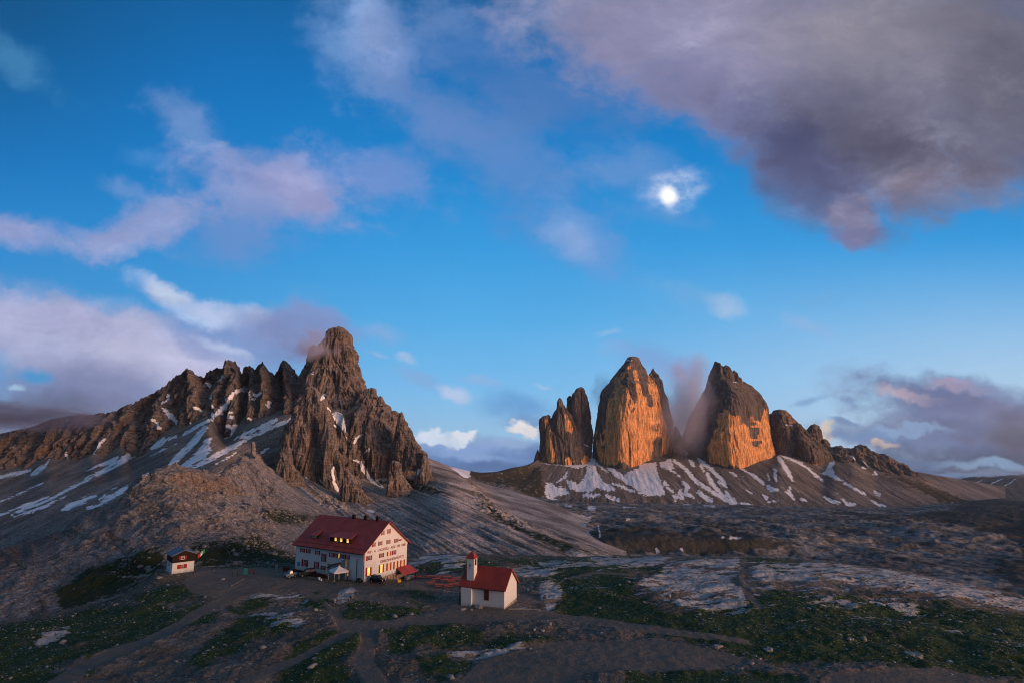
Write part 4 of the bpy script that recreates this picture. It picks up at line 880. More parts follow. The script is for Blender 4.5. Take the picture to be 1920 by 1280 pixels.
# --- the dark toothed ridge on the left
SIL = [(-420, 855), (-250, 838), (-100, 822), (0, 812), (62, 799), (94, 785), (120, 780), (150, 776), (175, 777), (182, 774), (200, 773), (205, 771), (219, 770), (225, 762), (250, 755), (281, 738), (300, 728), (312, 722), (318, 712), (325, 710), (330, 703), (337, 701), (341, 697), (348, 690), (353, 691), (359, 694), (363, 705), (370, 703), (376, 706), (381, 708), (387, 698), (393, 694), (400, 691), (406, 688), (412, 690), (416, 690), (420, 677), (428, 674), (438, 676), (441, 703), (446, 716), (450, 712), (453, 700), (456, 687), (461, 684), (466, 684), (470, 692), (474, 696), (480, 688), (486, 681), (491, 676), (496, 683), (500, 690), (508, 700), (511, 711), (516, 702), (521, 692), (525, 681), (530, 674), (536, 677), (541, 682), (546, 690), (552, 696), (558, 702), (564, 704), (580, 700), (620, 700)]
BASE = [(-420, 915), (-250, 905), (-100, 898), (0, 890), (30, 888), (56, 884), (75, 874), (92, 868), (110, 872), (150, 869), (175, 858), (200, 866), (219, 852), (235, 848), (244, 866), (265, 862), (287, 843), (305, 828), (330, 818), (350, 812), (372, 800), (392, 790), (400, 800), (420, 830), (437, 822), (447, 806), (484, 796), (519, 790), (544, 786), (580, 790), (620, 800)]
rl = [('z', 4, [(-420, 1250, -60), (100, 1250, -40), (400, 1200, 0), (620, 1150, 0)]),
      (.7, [(a, b, 1110-.12*max(a, -200)) for a, b in SIL]),
      (3, [(a, b+8, 1000-.1*max(a, -200)) for a, b in BASE]),
      (3, [(a, b+40, 960-.1*max(a, -200)) for a, b in BASE])]
X, Y, Z, pc, pr = loft(-420, 620, .9, rl, [10, 230, 16])
colsx = pc[120]
sil = np.interp(colsx, [a for a, b in SIL], [b for a, b in SIL]); env = -gsm(np.maximum.reduce([np.roll(-sil, k) for k in range(-24, 25)]), 12)
notch = np.clip(sil-env, 0, 40)
tp = np.concatenate([np.zeros(10), np.linspace(0, 1, 230), np.ones(X.shape[0]-240)])[:, None]
Y = Y+gsm(notch, 2)[None, :]*1.5*(1-.55*tp)*np.minimum(1, tp*6)
wxp = fbm3(X/70, Y/70, Z/90, 2, 501)*14
f1 = bil3((X+wxp)/44, Z*0+.2, Z/400, 2, 503); f2 = bil3((X+wxp)/16, Y/16, Z/46, 3, 505); f3 = fbm3(X/5, Y/5, Z/5, 3, 507)
zz = Z+X*.1+fbm3(X/90, 0, 0, 2, 509)*9; bd = noise3(zz*0+.5, zz*0, zz/5.5, 511)
kk = np.clip(tp*5+.12, 0, 1)
Y = Y-(f1*14+f2*6+f3*1.8+bd*1.2)*kk
Z = Z+(fbm3(X/5, 0, 0, 3, 513)*5.5-1.5*np.abs(noise3(X/9, 0, 0, 514))*4)*(1-tp)**2*(pc > 180)+fbm3(X/14, Y/14, Z/14, 3, 515)*2.6*kk
RSN = [
 ('p', [(0, 890), (18, 882), (45, 879), (52, 886), (70, 876), (92, 862), (96, 856), (90, 870), (76, 884), (58, 893), (52, 884), (30, 892), (8, 900)]),
 ('s', [(134, 874, 2), (144, 866, 1)]), ('s', [(118, 878, 2.2), (130, 871, 2.5)]), ('s', [(115, 850, 1.6), (118, 862, 1.6), (110, 868, 1)]),
 ('s', [(196, 822, 1.5), (190, 832, 1.6), (180, 845, 1.6), (172, 856, 2.2), (166, 863, 4), (154, 870, 1.5)]), ('s', [(226, 812, 2), (219, 822, 2)]),
 ('s', [(214, 840, 2), (208, 850, 2.2), (200, 860, 4), (180, 872, 3)]), ('s', [(231, 852, 3), (224, 862, 6), (236, 866, 4)]),
 ('s', [(305, 740, 1.6), (302, 752, 1.6), (296, 756, 1.4)]), ('s', [(298, 765, 2), (306, 780, 4), (310, 790, 3), (308, 800, 1.5)]), ('s', [(284, 785, 1.5), (292, 800, 2)]),
 ('p', [(298, 808), (308, 804), (314, 814), (328, 816), (318, 826), (306, 832), (288, 842), (300, 828)]),
 ('s', [(378, 733, 1.5), (380, 746, 2), (388, 764, 2)]), ('s', [(408, 704, 3), (398, 711, 2)]), ('s', [(372, 716, 2), (376, 720, 2)]), ('s', [(358, 763, 2), (363, 770, 1.6)]), ('s', [(346, 790, 2.2), (350, 798, 2)]), ('s', [(362, 802, 1.5), (354, 808, 3), (345, 815, 2.5)]),
 ('s', [(443, 722, 1.6), (434, 736, 2), (424, 750, 3), (412, 762, 4.5), (402, 775, 5), (394, 786, 4), (378, 800, 3), (350, 815, 2.5)]), ('s', [(412, 730, 1.6), (418, 742, 2), (420, 750, 2)]), ('s', [(389, 772, 1.6), (396, 782, 3)]), ('s', [(380, 782, 1), (386, 784, 1.5)]),
 ('s', [(430, 772, 3), (424, 780, 2.5), (434, 782, 1.5)]), ('s', [(464, 733, 1.8), (462, 742, 2)]), ('s', [(472, 740, 2.2), (484, 736, 2.4)]), ('s', [(468, 747, 1.4), (474, 746, 1.4)]), ('s', [(497, 752, 1.5), (494, 762, 2)]),
 ('s', [(463, 783, 2), (470, 788, 2.6), (468, 792, 2)]), ('s', [(424, 800, 2), (440, 800, 4), (434, 812, 2.5), (446, 802, 2)]), ('s', [(425, 822, 2.2), (432, 820, 2)]), ('p', [(440, 825), (452, 812), (460, 810), (470, 795), (478, 790), (484, 800), (470, 812), (450, 824)]),
 ('s', [(554, 700, 2.4), (560, 712, 2.6), (567, 722, 2), (572, 730, 1.6)]), ('s', [(488, 798, 2), (500, 804, 3), (516, 794, 3)]),
]
rsn = np.clip(union(pc, pr, RSN)/2.4, -1, .6)+fbm3(X/6, Y/6, Z/6, 4, 517, .65)*1.2+.25
rt_ = -.15+.55*sst(pc, 260, 60)+.25*fbm3(X/50, 0, Z/120, 3, 519)
ridge = link(mesh_from_grids('mountain_ridge', [(X, Y, Z, False, dict(snow=rsn, tint=rt_, grass=np.zeros_like(X)))], M_ROCKL))
tag(ridge, 'long dark saw-toothed rock ridge with snow gullies, its left end in cloud', 'mountain ridge', None, 'structure')
LSN = [('s', [(-60, 920, 2), (0, 897, 3), (30, 890, 4), (56, 884, 3)]), ('p', [(56, 892), (62, 884), (90, 866), (94, 860), (86, 878), (70, 890), (58, 896)]),
 ('s', [(220, 858, 2), (206, 868, 5), (184, 874, 2), (160, 886, 1)]), ('s', [(240, 856, 6), (220, 867, 3.5), (190, 884, 2.2), (160, 898, 1)]), ('s', [(306, 826, 6), (296, 834, 5), (284, 842, 2.5)]), ('s', [(330, 818, 2.5), (300, 830, 1.6), (262, 848, 1.2), (236, 864, 2), (205, 882, 2.6), (170, 898, 2), (130, 918, 2.4), (90, 940, 3), (50, 956, 2.6), (22, 968, 2)]),
 ('s', [(395, 786, 3), (372, 798, 2.6), (345, 815, 3)]), ('s', [(386, 804, 4), (374, 816, 6), (366, 826, 5), (350, 842, 6), (330, 862, 7), (318, 874, 3)]), ('p', [(398, 820), (392, 838), (398, 846), (386, 860), (350, 882), (330, 880), (360, 858), (376, 838), (384, 824)]),
 ('s', [(544, 786, 2), (530, 794, 4), (500, 806, 3), (470, 820, 3), (440, 838, 4.5), (410, 854, 5), (380, 870, 5), (360, 880, 2)]), ('s', [(519, 790, 3), (500, 798, 5), (480, 806, 4), (455, 818, 4), (440, 826, 1.6)]), ('s', [(444, 850, 1.2), (425, 862, 1.4), (405, 872, 1)]), ('s', [(502, 842, 1.6), (492, 850, 2), (488, 854, 1)]), ('s', [(540, 804, 1), (528, 810, 1)]),
 ('s', [(194, 884, .8), (170, 896, 1.2)]), ('s', [(330, 834, .8), (300, 848, 1), (282, 858, .8)]),
 ('s', [(90, 934, 2), (70, 942, 2.4), (46, 952, 2.8), (20, 962, 1.8), (-40, 985, 2)]), ('s', [(238, 916, 2), (226, 924, 4.5), (205, 936, 5), (190, 944, 2.5)]), ('s', [(196, 932, 2), (186, 940, 1.6)]), ('s', [(180, 930, 2), (160, 938, 4), (140, 946, 4.5), (118, 956, 3)]), ('s', [(160, 946, 2.2), (128, 956, 2.5), (116, 958, 1.5)]), ('s', [(190, 948, 3), (172, 954, 3.4), (162, 957, 1.5)]), ('s', [(122, 935, 1), (100, 944, 1.6), (80, 955, 2.5), (50, 965, 3), (24, 972, 1.6)]), ('s', [(80, 908, .8), (40, 926, 1.2), (0, 944, 1)]), ('s', [(210, 918, 1), (218, 916, 1.4)])]
ls = [('z', 6, [(-420, 1150, 20), (200, 1150, 60), (400, 1100, 110), (560, 1080, 110)]),
      (5, [(a, b-14, 1040-.1*max(a, -200)) for a, b in BASE]),
      (5, [(a, b+2, 985-.1*max(a, -200)) for a, b in BASE]),
      (10, [(-420, 1005, 640), (-100, 985, 640), (0, 975, 640), (200, 925, 660), (300, 895, 680), (400, 860, 720), (450, 845, 850), (500, 830, 910), (560, 835, 915)]),
      (10, [(-420, 1110, 400), (-100, 1090, 420), (0, 1070, 430), (100, 1035, 440), (200, 1000, 450), (300, 960, 460), (400, 925, 500), (450, 900, 740), (520, 890, 880), (560, 900, 890)]),
      ('z', 10, [(-420, 300, -90), (200, 360, -70), (420, 460, -60), (470, 700, -60), (560, 860, -60)])]
X, Y, Z, pc, pr = loft(-420, 550, 1.3, ls, [6, 20, 110, 70, 8])
k_ = np.ones(X.shape[0]); k_[:20] = np.linspace(0, 1, 20)
Z = Z+(rid3((pr+.49*pc)/26, pc/600, 0, 4, 531)*1.8+fbm2(X/16, Y/16, 4, 533)*1.0)*k_[:, None]
Z = Z+sst(Y, 560, 440)*sst(pr, 960, 1020)*fbm2(X/14, Y/14, 4, 537)*3.2
lsn = np.clip(union(pc, pr, LSN)/3.2, -1, .5)+fbm2(X/7, Y/14, 4, 535, .65)*.95+.02
lsc = link(mesh_from_grids('scree_slope', [(X, Y, Z, False, dict(fa=pr+.49*pc, fl=pc, snow=lsn, grass=np.full(X.shape, -.3)))], M_SCREE_L))
tag(lsc, 'bare brown scree slope streaked with snow below the saw-toothed ridge', 'scree slope', None, 'structure')

# --- the tall pointed peak
def mt(X, Y, Z, pc, pr): return -.05+.75*np.clip(fbm3(X/26, Y/26, Z/70, 4, 551), -.5, .9)
PSN = [('s', [(610, 738, 2), (606, 744, 4), (602, 748, 2)]), ('s', [(614, 764, 1.6), (620, 770, 2)]), ('p', [(622, 774), (632, 770), (645, 778), (649, 800), (648, 816), (640, 802), (630, 792), (624, 782)]), ('s', [(648, 816, 2), (654, 826, 2)]), ('s', [(626, 796, 1.5), (630, 800, 1.5)]), ('s', [(678, 814, 2), (668, 822, 2.5), (664, 830, 2)]), ('s', [(692, 842, 2), (684, 848, 2)]),
 ('s', [(664, 862, 2), (676, 866, 3), (682, 880, 4.5), (690, 892, 4), (698, 904, 3.4), (708, 914, 2.4), (716, 918, 1.4)]), ('s', [(625, 876, 2), (623, 886, 3.4), (627, 898, 3)]), ('s', [(625, 902, 2), (631, 914, 4), (636, 921, 2)]), ('s', [(600, 898, 1.6), (604, 904, 2.2)]), ('s', [(574, 894, 1.4), (577, 898, 1)]), ('s', [(785, 880, 3), (784, 888, 2)]), ('s', [(618, 892, 1.5), (620, 895, 1.5)]), ('s', [(657, 836, 1.4), (658, 838, 1.4)]), ('s', [(647, 693, 1.2), (648, 695, 1.2)]), ('s', [(588, 696, 1.2), (584, 700, 1.6), (588, 702, 1)]), ('s', [(706, 902, 1), (720, 918, 1)]), ('s', [(740, 936, 1.2), (744, 939, 1)])]
MAIN = [(612, 628, 641), (616, 622, 648), (620, 618, 652), (627, 614, 658), (640, 607, 661), (652, 601, 669), (666, 596, 673), (691, 588, 682), (705, 580, 687), (722, 574, 692), (733, 571, 698), (742, 569, 704), (756, 563, 714), (772, 557, 728), (788, 552, 744), (806, 547, 757), (822, 543, 768), (844, 538, 780), (870, 532, 796), (900, 526, 806), (940, 520, 814), (1000, 515, 824)]
pt = [(MAIN, 1000, .75, .25, 560, 760, 1.0, 601, 28, 7, 1.),
 ([(646, 584, 592), (652, 578, 597), (662, 575, 603), (681, 569, 611), (694, 562, 615), (720, 556, 620), (760, 548, 630), (820, 540, 640), (880, 535, 650)], 1015, .9, .2, 200, 240, .8, 602, 20, 6, 1.),
 ([(722, 580, 587), (728, 575, 595), (736, 571, 602), (748, 564, 608), (760, 557, 613), (790, 541, 623), (820, 528, 633), (860, 517, 641), (900, 511, 648), (950, 505, 655), (1010, 500, 662)], 868, .7, .25, 380, 460, .95, 603, 22, 6, 1.),
 ([(843, 627, 634), (850, 625, 640), (862, 624, 648), (880, 626, 659), (905, 630, 673), (930, 634, 689), (960, 640, 706), (1000, 652, 724)], 790, .7, .3, 220, 260, .9, 604, 16, 5, 1.),
 ([(726, 690, 703), (730, 682, 706), (738, 674, 712), (750, 664, 722), (762, 655, 734), (778, 646, 750), (800, 640, 766), (822, 640, 778), (846, 645, 790), (870, 655, 800), (900, 668, 806), (940, 682, 815), (1000, 700, 826)], 965, .85, .25, 400, 520, .95, 605, 22, 6, 1.),
 ([(771, 751, 755), (776, 748, 758), (785, 745, 761), (800, 741, 767), (840, 735, 780)], 900, .9, .1, 70, 90, .5, 606, 10, 5, 1.),
 ([(804, 768, 773), (812, 765, 775), (820, 762, 778), (834, 758, 785), (852, 756, 792), (880, 752, 800)], 895, .9, .1, 90, 110, .5, 607, 10, 5, 1.),
 ([(819, 772, 777), (828, 769, 781), (844, 765, 789), (870, 760, 800)], 890, .9, .1, 70, 90, .5, 608, 10, 5, 1.),
 ([(845, 790, 800), (850, 786, 802), (858, 783, 804), (880, 778, 809), (910, 774, 814), (950, 772, 820)], 880, .8, .15, 110, 150, .7, 609, 12, 5, 1.),
 ([(812, 535, 539), (822, 533, 541), (835, 531, 543), (852, 527, 548), (880, 523, 553), (915, 519, 560)], 800, .9, .1, 90, 90, .5, 610, 8, 5, 1.),
 ([(846, 524, 531), (856, 520, 542), (870, 518, 553), (895, 515, 568), (920, 518, 580), (960, 520, 590)], 770, .7, .2, 130, 170, .8, 611, 12, 5, 1.),
 ([(762, 604, 609), (775, 600, 615), (800, 596, 624), (840, 596, 634), (880, 598, 640), (930, 602, 650), (980, 606, 655)], 845, .8, .2, 180, 180, .8, 612, 15, 5, 1.),
 ([(727, 699, 703), (733, 696, 705), (745, 692, 708)], 925, .9, 0, 30, 40, .4, 613, 8, 4, 1.), ([(741, 711, 716), (748, 707, 720), (760, 704, 726)], 915, .9, 0, 30, 50, .4, 614, 8, 4, 1.),
 ([(862, 735, 742), (875, 728, 752), (900, 722, 766), (930, 720, 782), (960, 720, 790)], 850, .7, .2, 120, 160, .8, 615, 14, 5, 1.)]
pg_ = []
for (l, yc, ra, ro, nz, nt, am, sd_, fl, be, un) in pt:
    pg_.append(tgrid(tower(l, yc, ra, ro, 2.3, nz, nt, am, sd_, fl, be, unit=un), PSN, mt))
peak = link(mesh_from_grids('mountain_peak', pg_, M_PATER))
tag(peak, 'tall pointed brown rock peak with buttresses and thin snow gullies behind the red-roofed lodge', 'mountain', None, 'structure')

# --- scree apron in front of it, running down to the right behind the lodge and the chapel
pl_ = [('z', 10, [(380, 1120, 20), (700, 1150, 60), (900, 1400, -60), (1180, 900, -110)]),
       (4, [(380, 905, 900), (480, 870, 930), (560, 870, 940), (640, 850, 960), (700, 850, 1000), (760, 850, 1040), (803, 858, 1080), (838, 872, 1100), (862, 884, 1080), (880, 897, 1050), (900, 918, 980), (930, 948, 880), (960, 966, 820), (1010, 988, 740), (1080, 1014, 660), (1140, 1040, 600), (1180, 1060, 570)]),
       (10, [(380, 930, 760), (480, 895, 770), (560, 915, 780), (600, 905, 860), (640, 925, 850), (700, 925, 865), (760, 918, 885), (803, 900, 900), (838, 902, 900), (880, 925, 860), (930, 962, 780), (1010, 1000, 690), (1080, 1024, 630), (1140, 1048, 585), (1180, 1066, 560)]),
       (12, [(380, 1000, 560), (480, 975, 570), (560, 960, 640), (640, 966, 700), (700, 968, 740), (760, 956, 780), (838, 955, 720), (880, 970, 700), (930, 985, 670), (1010, 1012, 620), (1080, 1032, 590), (1140, 1054, 560), (1180, 1070, 545)]),
       (12, [(380, 1080, 430), (560, 1070, 450), (700, 1060, 480), (850, 1058, 490), (1000, 1062, 500), (1080, 1066, 510), (1180, 1085, 510)]),
       ('z', 10, [(380, 330, -60), (700, 380, -85), (1180, 450, -110)])]
X, Y, Z, pc, pr = loft(385, 1175, 1.2, pl_, [8, 50, 80, 90, 8])
rn = rid3(np.arctan2(pr-760, pc-380)*620/34, np.hypot(pr-760, pc-380)/500, 0, 4, 561)
Z = Z+(rn*4.2+fbm2(X/14, Y/14, 4, 563)*1.1)*sst(np.arange(X.shape[0]), 8, 50)[:, None]
rk = union(pc, pr, [('p', [(590, 935), (640, 940), (650, 960), (600, 955)]), ('p', [(880, 905), (940, 960), (1000, 990), (960, 1000), (900, 960)])])
Z = Z+sst(rk, -8, 4)*fbm2(X/10, Y/10, 3, 567)*5
pgr = union(pc, pr, [('p', [(700, 905), (760, 900), (800, 910), (840, 940), (780, 930)]), ('p', [(905, 940), (960, 990), (1040, 1018), (1100, 1042), (1060, 1046), (980, 1010), (920, 975)]), ('p', [(1020, 1016), (1070, 1028), (1110, 1048), (1050, 1046)])])
psn = np.clip(union(pc, pr, PSN+[('s', [(690, 965, 1.5), (700, 967, 2.5)]), ('p', [(845, 877), (882, 880), (882, 893), (870, 899), (858, 886)])])/2+fbm2(X/8, Y/14, 3, 565)*.7, -1, 1)
paths_ = union(pc, pr, [('s', [(792, 1008, 1.6), (830, 1000, 1.6), (870, 990, 1.6), (900, 982, 1.6), (935, 968, 1.4)]), ('s', [(700, 945, 2), (760, 960, 1.5), (800, 985, 1.5)])])
apr = link(mesh_from_grids('scree_slope', [(X, Y, Z, False, dict(fa=np.arctan2(pr-760, pc-380)*620, fl=np.hypot(pr-760, pc-380), snow=psn, grass=np.clip(.40+pgr/30, -.3, .6), track=sst(paths_, -1.5, 1)))], M_SCREE_P))
tag(apr, 'pinkish grey scree apron sweeping down to the right behind the lodge and chapel', 'scree slope', None, 'structure')

# --- mountainside across the far valley, the blue of distance painted into its colour
fm = [('z', 10, [(1640, 9500, -900), (2340, 9500, -900)]),
      (4, [(1640, 935, 8200), (1690, 922, 8200), (1740, 910, 8100), (1790, 902, 8000), (1850, 896, 8000), (1900, 893, 7900), (1960, 888, 7900), (2050, 884, 7800), (2340, 890, 7600)]),
      (10, [(1640, 970, 6900), (1740, 960, 6900), (1900, 962, 6800), (2340, 975, 6500)]),
      ('z', 10, [(1640, 6200, -900), (2340, 6000, -900)])]
X, Y, Z, pc, pr = loft(1640, 2340, 1.6, fm, [6, 140, 6])
Z = Z+fbm3(X/900, Y/900, 0, 5, 571)*50+rid3((X-Y*.4)/260, Y/1500, 0, 4, 573)*18
fms = np.clip(union(pc, pr, [('s', [(1842, 905, 1), (1825, 912, 2), (1812, 918, 1)]), ('s', [(1880, 900, 1), (1860, 912, 1.6), (1845, 922, 1)]), ('s', [(1905, 905, 1), (1885, 916, 1.2)])])/3+fbm3(X/120, Y/120, 0, 3, 575)*.6-.1, -1, .3)
fo = link(mesh_from_grids('mountainside', [(X, Y, Z, False, dict(fa=pr+.6*pc, fl=pc, snow=fms, grass=np.full(X.shape, .3)))], scree_mat('far_slope_haze_blue', (.02, .028, .036), (.045, .055, .065), (.015, .022, .02), 4.0, .09)))
tag(fo, 'dark blue mountainside across the far valley, its top lost in cloud', 'mountainside', None, 'structure')
# ------------------------------------------------------------------ building helpers
class MB:
    def __init__(s): s.v = []; s.f = []; s.mi = []; s.cur = 0
    def add(s, vs, fs):
        o = len(s.v); s.v += [tuple(v) for v in vs]; s.f += [tuple(i+o for i in f) for f in fs]; s.mi += [s.cur]*len(fs); return s
    def box(s, x0, x1, y0, y1, z0, z1):
        return s.add([(x0,y0,z0),(x1,y0,z0),(x1,y1,z0),(x0,y1,z0),(x0,y0,z1),(x1,y0,z1),(x1,y1,z1),(x0,y1,z1)],
                     [(0,3,2,1),(4,5,6,7),(0,1,5,4),(1,2,6,5),(2,3,7,6),(3,0,4,7)])
    def prism(s, pts, y0, y1, axis='y'):
        """pts: outline (u, z) in order; extruded along y (or x)"""
        n = len(pts)
        if axis == 'y': a = [(u, y0, z) for u, z in pts]+[(u, y1, z) for u, z in pts]
        elif axis == 'x': a = [(y0, u, z) for u, z in pts]+[(y1, u, z) for u, z in pts]
        else: a = [(u, z, y0) for u, z in pts]+[(u, z, y1) for u, z in pts]
        return s.add(a, [tuple(range(n))[::-1], tuple(range(n, 2*n))]+[(i, (i+1) % n, (i+1) % n+n, i+n) for i in range(n)])
    def cyl(s, p0, p1, r0, r1=None, n=10):
        r1 = r0 if r1 is None else r1
        p0 = Vector(p0); p1 = Vector(p1); d = (p1-p0).normalized(); a = d.orthogonal().normalized(); b_ = d.cross(a)
        vs = [p0+(a*math.cos(2*math.pi*k/n)+b_*math.sin(2*math.pi*k/n))*r0 for k in range(n)]+[p1+(a*math.cos(2*math.pi*k/n)+b_*math.sin(2*math.pi*k/n))*r1 for k in range(n)]
        return s.add(vs, [tuple(range(n))[::-1], tuple(range(n, 2*n))]+[(i, (i+1) % n, (i+1) % n+n, i+n) for i in range(n)])
    def build(s, name, mat, parent=None, bevel=0.0, smooth=False):
        me = bpy.data.meshes.new(name); me.from_pydata(s.v, [], s.f)
        mats = mat if isinstance(mat, (list, tuple)) else [mat]
        for m_ in mats: me.materials.append(m_)
        bm = bmesh.new(); bm.from_mesh(me); bmesh.ops.recalc_face_normals(bm, faces=bm.faces)
        if bevel > 0: bmesh.ops.bevel(bm, geom=list(bm.edges), offset=bevel, segments=2, profile=.6, affect='EDGES', clamp_overlap=True)
        bm.to_mesh(me); bm.free()
        if smooth: me.polygons.foreach_set('use_smooth', [True]*len(me.polygons))
        return link(bpy.data.objects.new(name, me), parent)
def empty(name, loc, rz=0, label=None, cat=None, group=None):
    o = bpy.data.objects.new(name, None); o.empty_display_size = .5; col.objects.link(o); o.location = loc; o.rotation_euler = (0, 0, rz)
    return tag(o, label, cat, group)
def copy_tree(o, parent=None):
    c = o.copy(); col.objects.link(c)
    c.parent = parent
    for ch in list(o.children): copy_tree(ch, c)
    return c

def plaster(name, c, grime=.35):
    m, t, b = new_mat(name); p = t.node('ShaderNodeTexCoord').outputs['Object']
    n = t.noise(p, .8, 5, .65); n2 = t.noise(t.mapping(p, scale=(1.5, 1.5, .25)), 1.6, 5, .7)
    cc = t.mix(t.ramp(n2, .5, .75, 0, grime), c, tuple(q*.55 for q in c))
    cc = t.mix(t.ramp(n, .45, .75, 0, grime*.6), cc, tuple(q*.75 for q in c))
    z = t.sep(p)[2]
    cc = t.mix(t.m('MULTIPLY', t.ramp(z, 1.0, -.2), t.ramp(n2, .35, .6)), cc, tuple(q*.5 for q in c))
    t.put(b.inputs['Base Color'], cc); b.inputs['Roughness'].default_value = .9; bump(t, b, t.noise(p, 6, 4, .6), .4, .02)
    return m
def metal_roof(name, c, pitch=.45, axis=1):
    m, t, b = new_mat(name); p = t.node('ShaderNodeTexCoord').outputs['Object']
    s = t.sep(p)[axis]; w = t.m('FRACT', t.m('MULTIPLY', s, 1/pitch)); seam = t.ramp(t.m('ABSOLUTE', t.m('SUBTRACT', w, .5)), .44, .48)
    n = t.noise(p, .5, 5, .6); n2 = t.noise(t.mapping(p, scale=(.4, 1.6, 1)), 2, 4, .6)
    cc = t.mix(t.ramp(n, .3, .7), tuple(q*.8 for q in c), tuple(min(1, q*1.15) for q in c))
    cc = t.mix(t.ramp(n2, .5, .75, 0, .4), cc, tuple(q*.65 for q in c))
    cc = t.mix(t.m('MULTIPLY', seam, .35), cc, tuple(q*.5 for q in c))
    t.put(b.inputs['Base Color'], cc); b.inputs['Roughness'].default_value = .55; b.inputs['Specular IOR Level'].default_value = .3
    bump(t, b, seam, .5, .04)
    return m
def stone_mat(name, c):
    m, t, b = new_mat(name); p = t.node('ShaderNodeTexCoord').outputs['Object']
    vo = t.node('ShaderNodeTexVoronoi', feature='DISTANCE_TO_EDGE'); t.put(vo.inputs['Vector'], t.mapping(p, scale=(1, 1, 1.5))); vo.inputs['Scale'].default_value = 2.2
    vc = t.node('ShaderNodeTexVoronoi'); t.put(vc.inputs['Vector'], t.mapping(p, scale=(1, 1, 1.5))); vc.inputs['Scale'].default_value = 2.2
    cc = t.mix(t.sep(vc.outputs['Color'])[0], tuple(q*.6 for q in c), tuple(min(1, q*1.3) for q in c))
    cc = t.mix(t.ramp(vo.outputs['Distance'], .08, .02), cc, tuple(q*.3 for q in c))
    t.put(b.inputs['Base Color'], cc); bump(t, b, t.ramp(vo.outputs['Distance'], 0, .15), .8, .06); return m

M_WHITE = plaster('white_plaster', (.54, .55, .57), .4); M_ROOF = metal_roof('red_sheet_roof', (.32, .046, .032)); M_ROOF2 = metal_roof('dark_red_sheet_roof', (.24, .028, .018))
M_SHUT = simple('red_shutter_paint', (.26, .014, .018), .6); M_FRAME = simple('white_window_frame', (.6, .57, .52), .6)
M_GLASS = simple('dark_window_glass', (.03, .035, .045), .12); M_GLASS.node_tree.nodes['Principled BSDF'].inputs['Specular IOR Level'].default_value = .6
M_LIT = simple('lit_window', (.9, .6, .15), .5, emit=(1.0, .55, .07), es=1.7, var=.3, scale=1.6)
M_LITDIM = simple('dimly_lit_window', (.5, .35, .12), .5, emit=(.95, .55, .16), es=.30, var=.3, scale=1.6)
M_STONE = stone_mat('rubble_stone', (.30, .28, .26)); M_TIMBER = simple('dark_stained_timber', (.018, .011, .010), .8, var=.3, scale=5)
M_REDWOOD = simple('dark_red_boards', (.075, .016, .014), .8, var=.3, scale=4); M_LETTER = simple('red_brown_lettering', (.24, .045, .035), .8, var=.25, scale=3)
M_BLUEGREY = simple('grey_render', (.16, .19, .21), .85, var=.2); M_DKMETAL = simple('dark_metal', (.03, .03, .035), .5); M_BLUE = simple('blue_sign_paint', (.06, .22, .42), .5)
M_GREYROOF = metal_roof('grey_sheet_roof', (.10, .125, .16), .5, 0); M_BROWNROOF = simple('brown_roof_boards', (.09, .045, .03), .8, var=.3, scale=3)
M_PIPE = simple('red_downpipe', (.25, .06, .05), .5)

def house_empty(name, h, label, cat):
    return empty(name, (h[0], h[1], 0), h[2]-math.pi/2, label, cat)
def window(parent, side, u, z, w, h, lit=0, at=0.0, shutters=True, open_w=.38, split=1):
    """side 'x': wall facing local -x at x=at, u runs along y; side 'y': wall facing local -y at y=at, u runs along x"""
    ow = w*open_w if shutters else w
    def bx(mb, u0, u1, z0, z1, d0, d1):
        if side == 'x': mb.box(at-d1, at-d0, u0, u1, z0, z1)
        else: mb.box(u0, u1, at-d1, at-d0, z0, z1)
    fr = MB(); t_ = .07
    bx(fr, u-ow/2-t_, u-ow/2, z-h/2-t_, z+h/2+t_, .004, .08); bx(fr, u+ow/2, u+ow/2+t_, z-h/2-t_, z+h/2+t_, .004, .08)
    bx(fr, u-ow/2, u+ow/2, z+h/2, z+h/2+t_, .004, .08); bx(fr, u-ow/2, u+ow/2, z-h/2-t_, z-h/2, .004, .12)
    for k in range(split): bx(fr, u-ow/2+ow*(k+1)/(split+1)-.025, u-ow/2+ow*(k+1)/(split+1)+.025, z-h/2, z+h/2, .02, .06)
    bx(fr, u-ow/2, u+ow/2, z+.12*h-.02, z+.12*h+.02, .022, .055)
    win = fr.build('window', M_FRAME, parent)
    pn = MB(); bx(pn, u-ow/2, u+ow/2, z-h/2, z+h/2, .003, .018); pn.build('pane', [M_GLASS, M_LIT, M_LITDIM][lit], win)
    if shutters:
        sw = (w-ow)/2-t_
        for s in (-1, 1):
            sh_ = MB(); c0 = u+s*(ow/2+t_+sw/2)
            bx(sh_, c0-sw/2, c0+sw/2, z-h/2-.06, z+h/2+.06, .03, .07)
            for q in (-.3, .3): bx(sh_, c0-sw/2+.04, c0+sw/2-.04, z+q*h-.04, z+q*h+.04, .072, .085)
            sh_.build('shutter', M_SHUT, win)
    return win

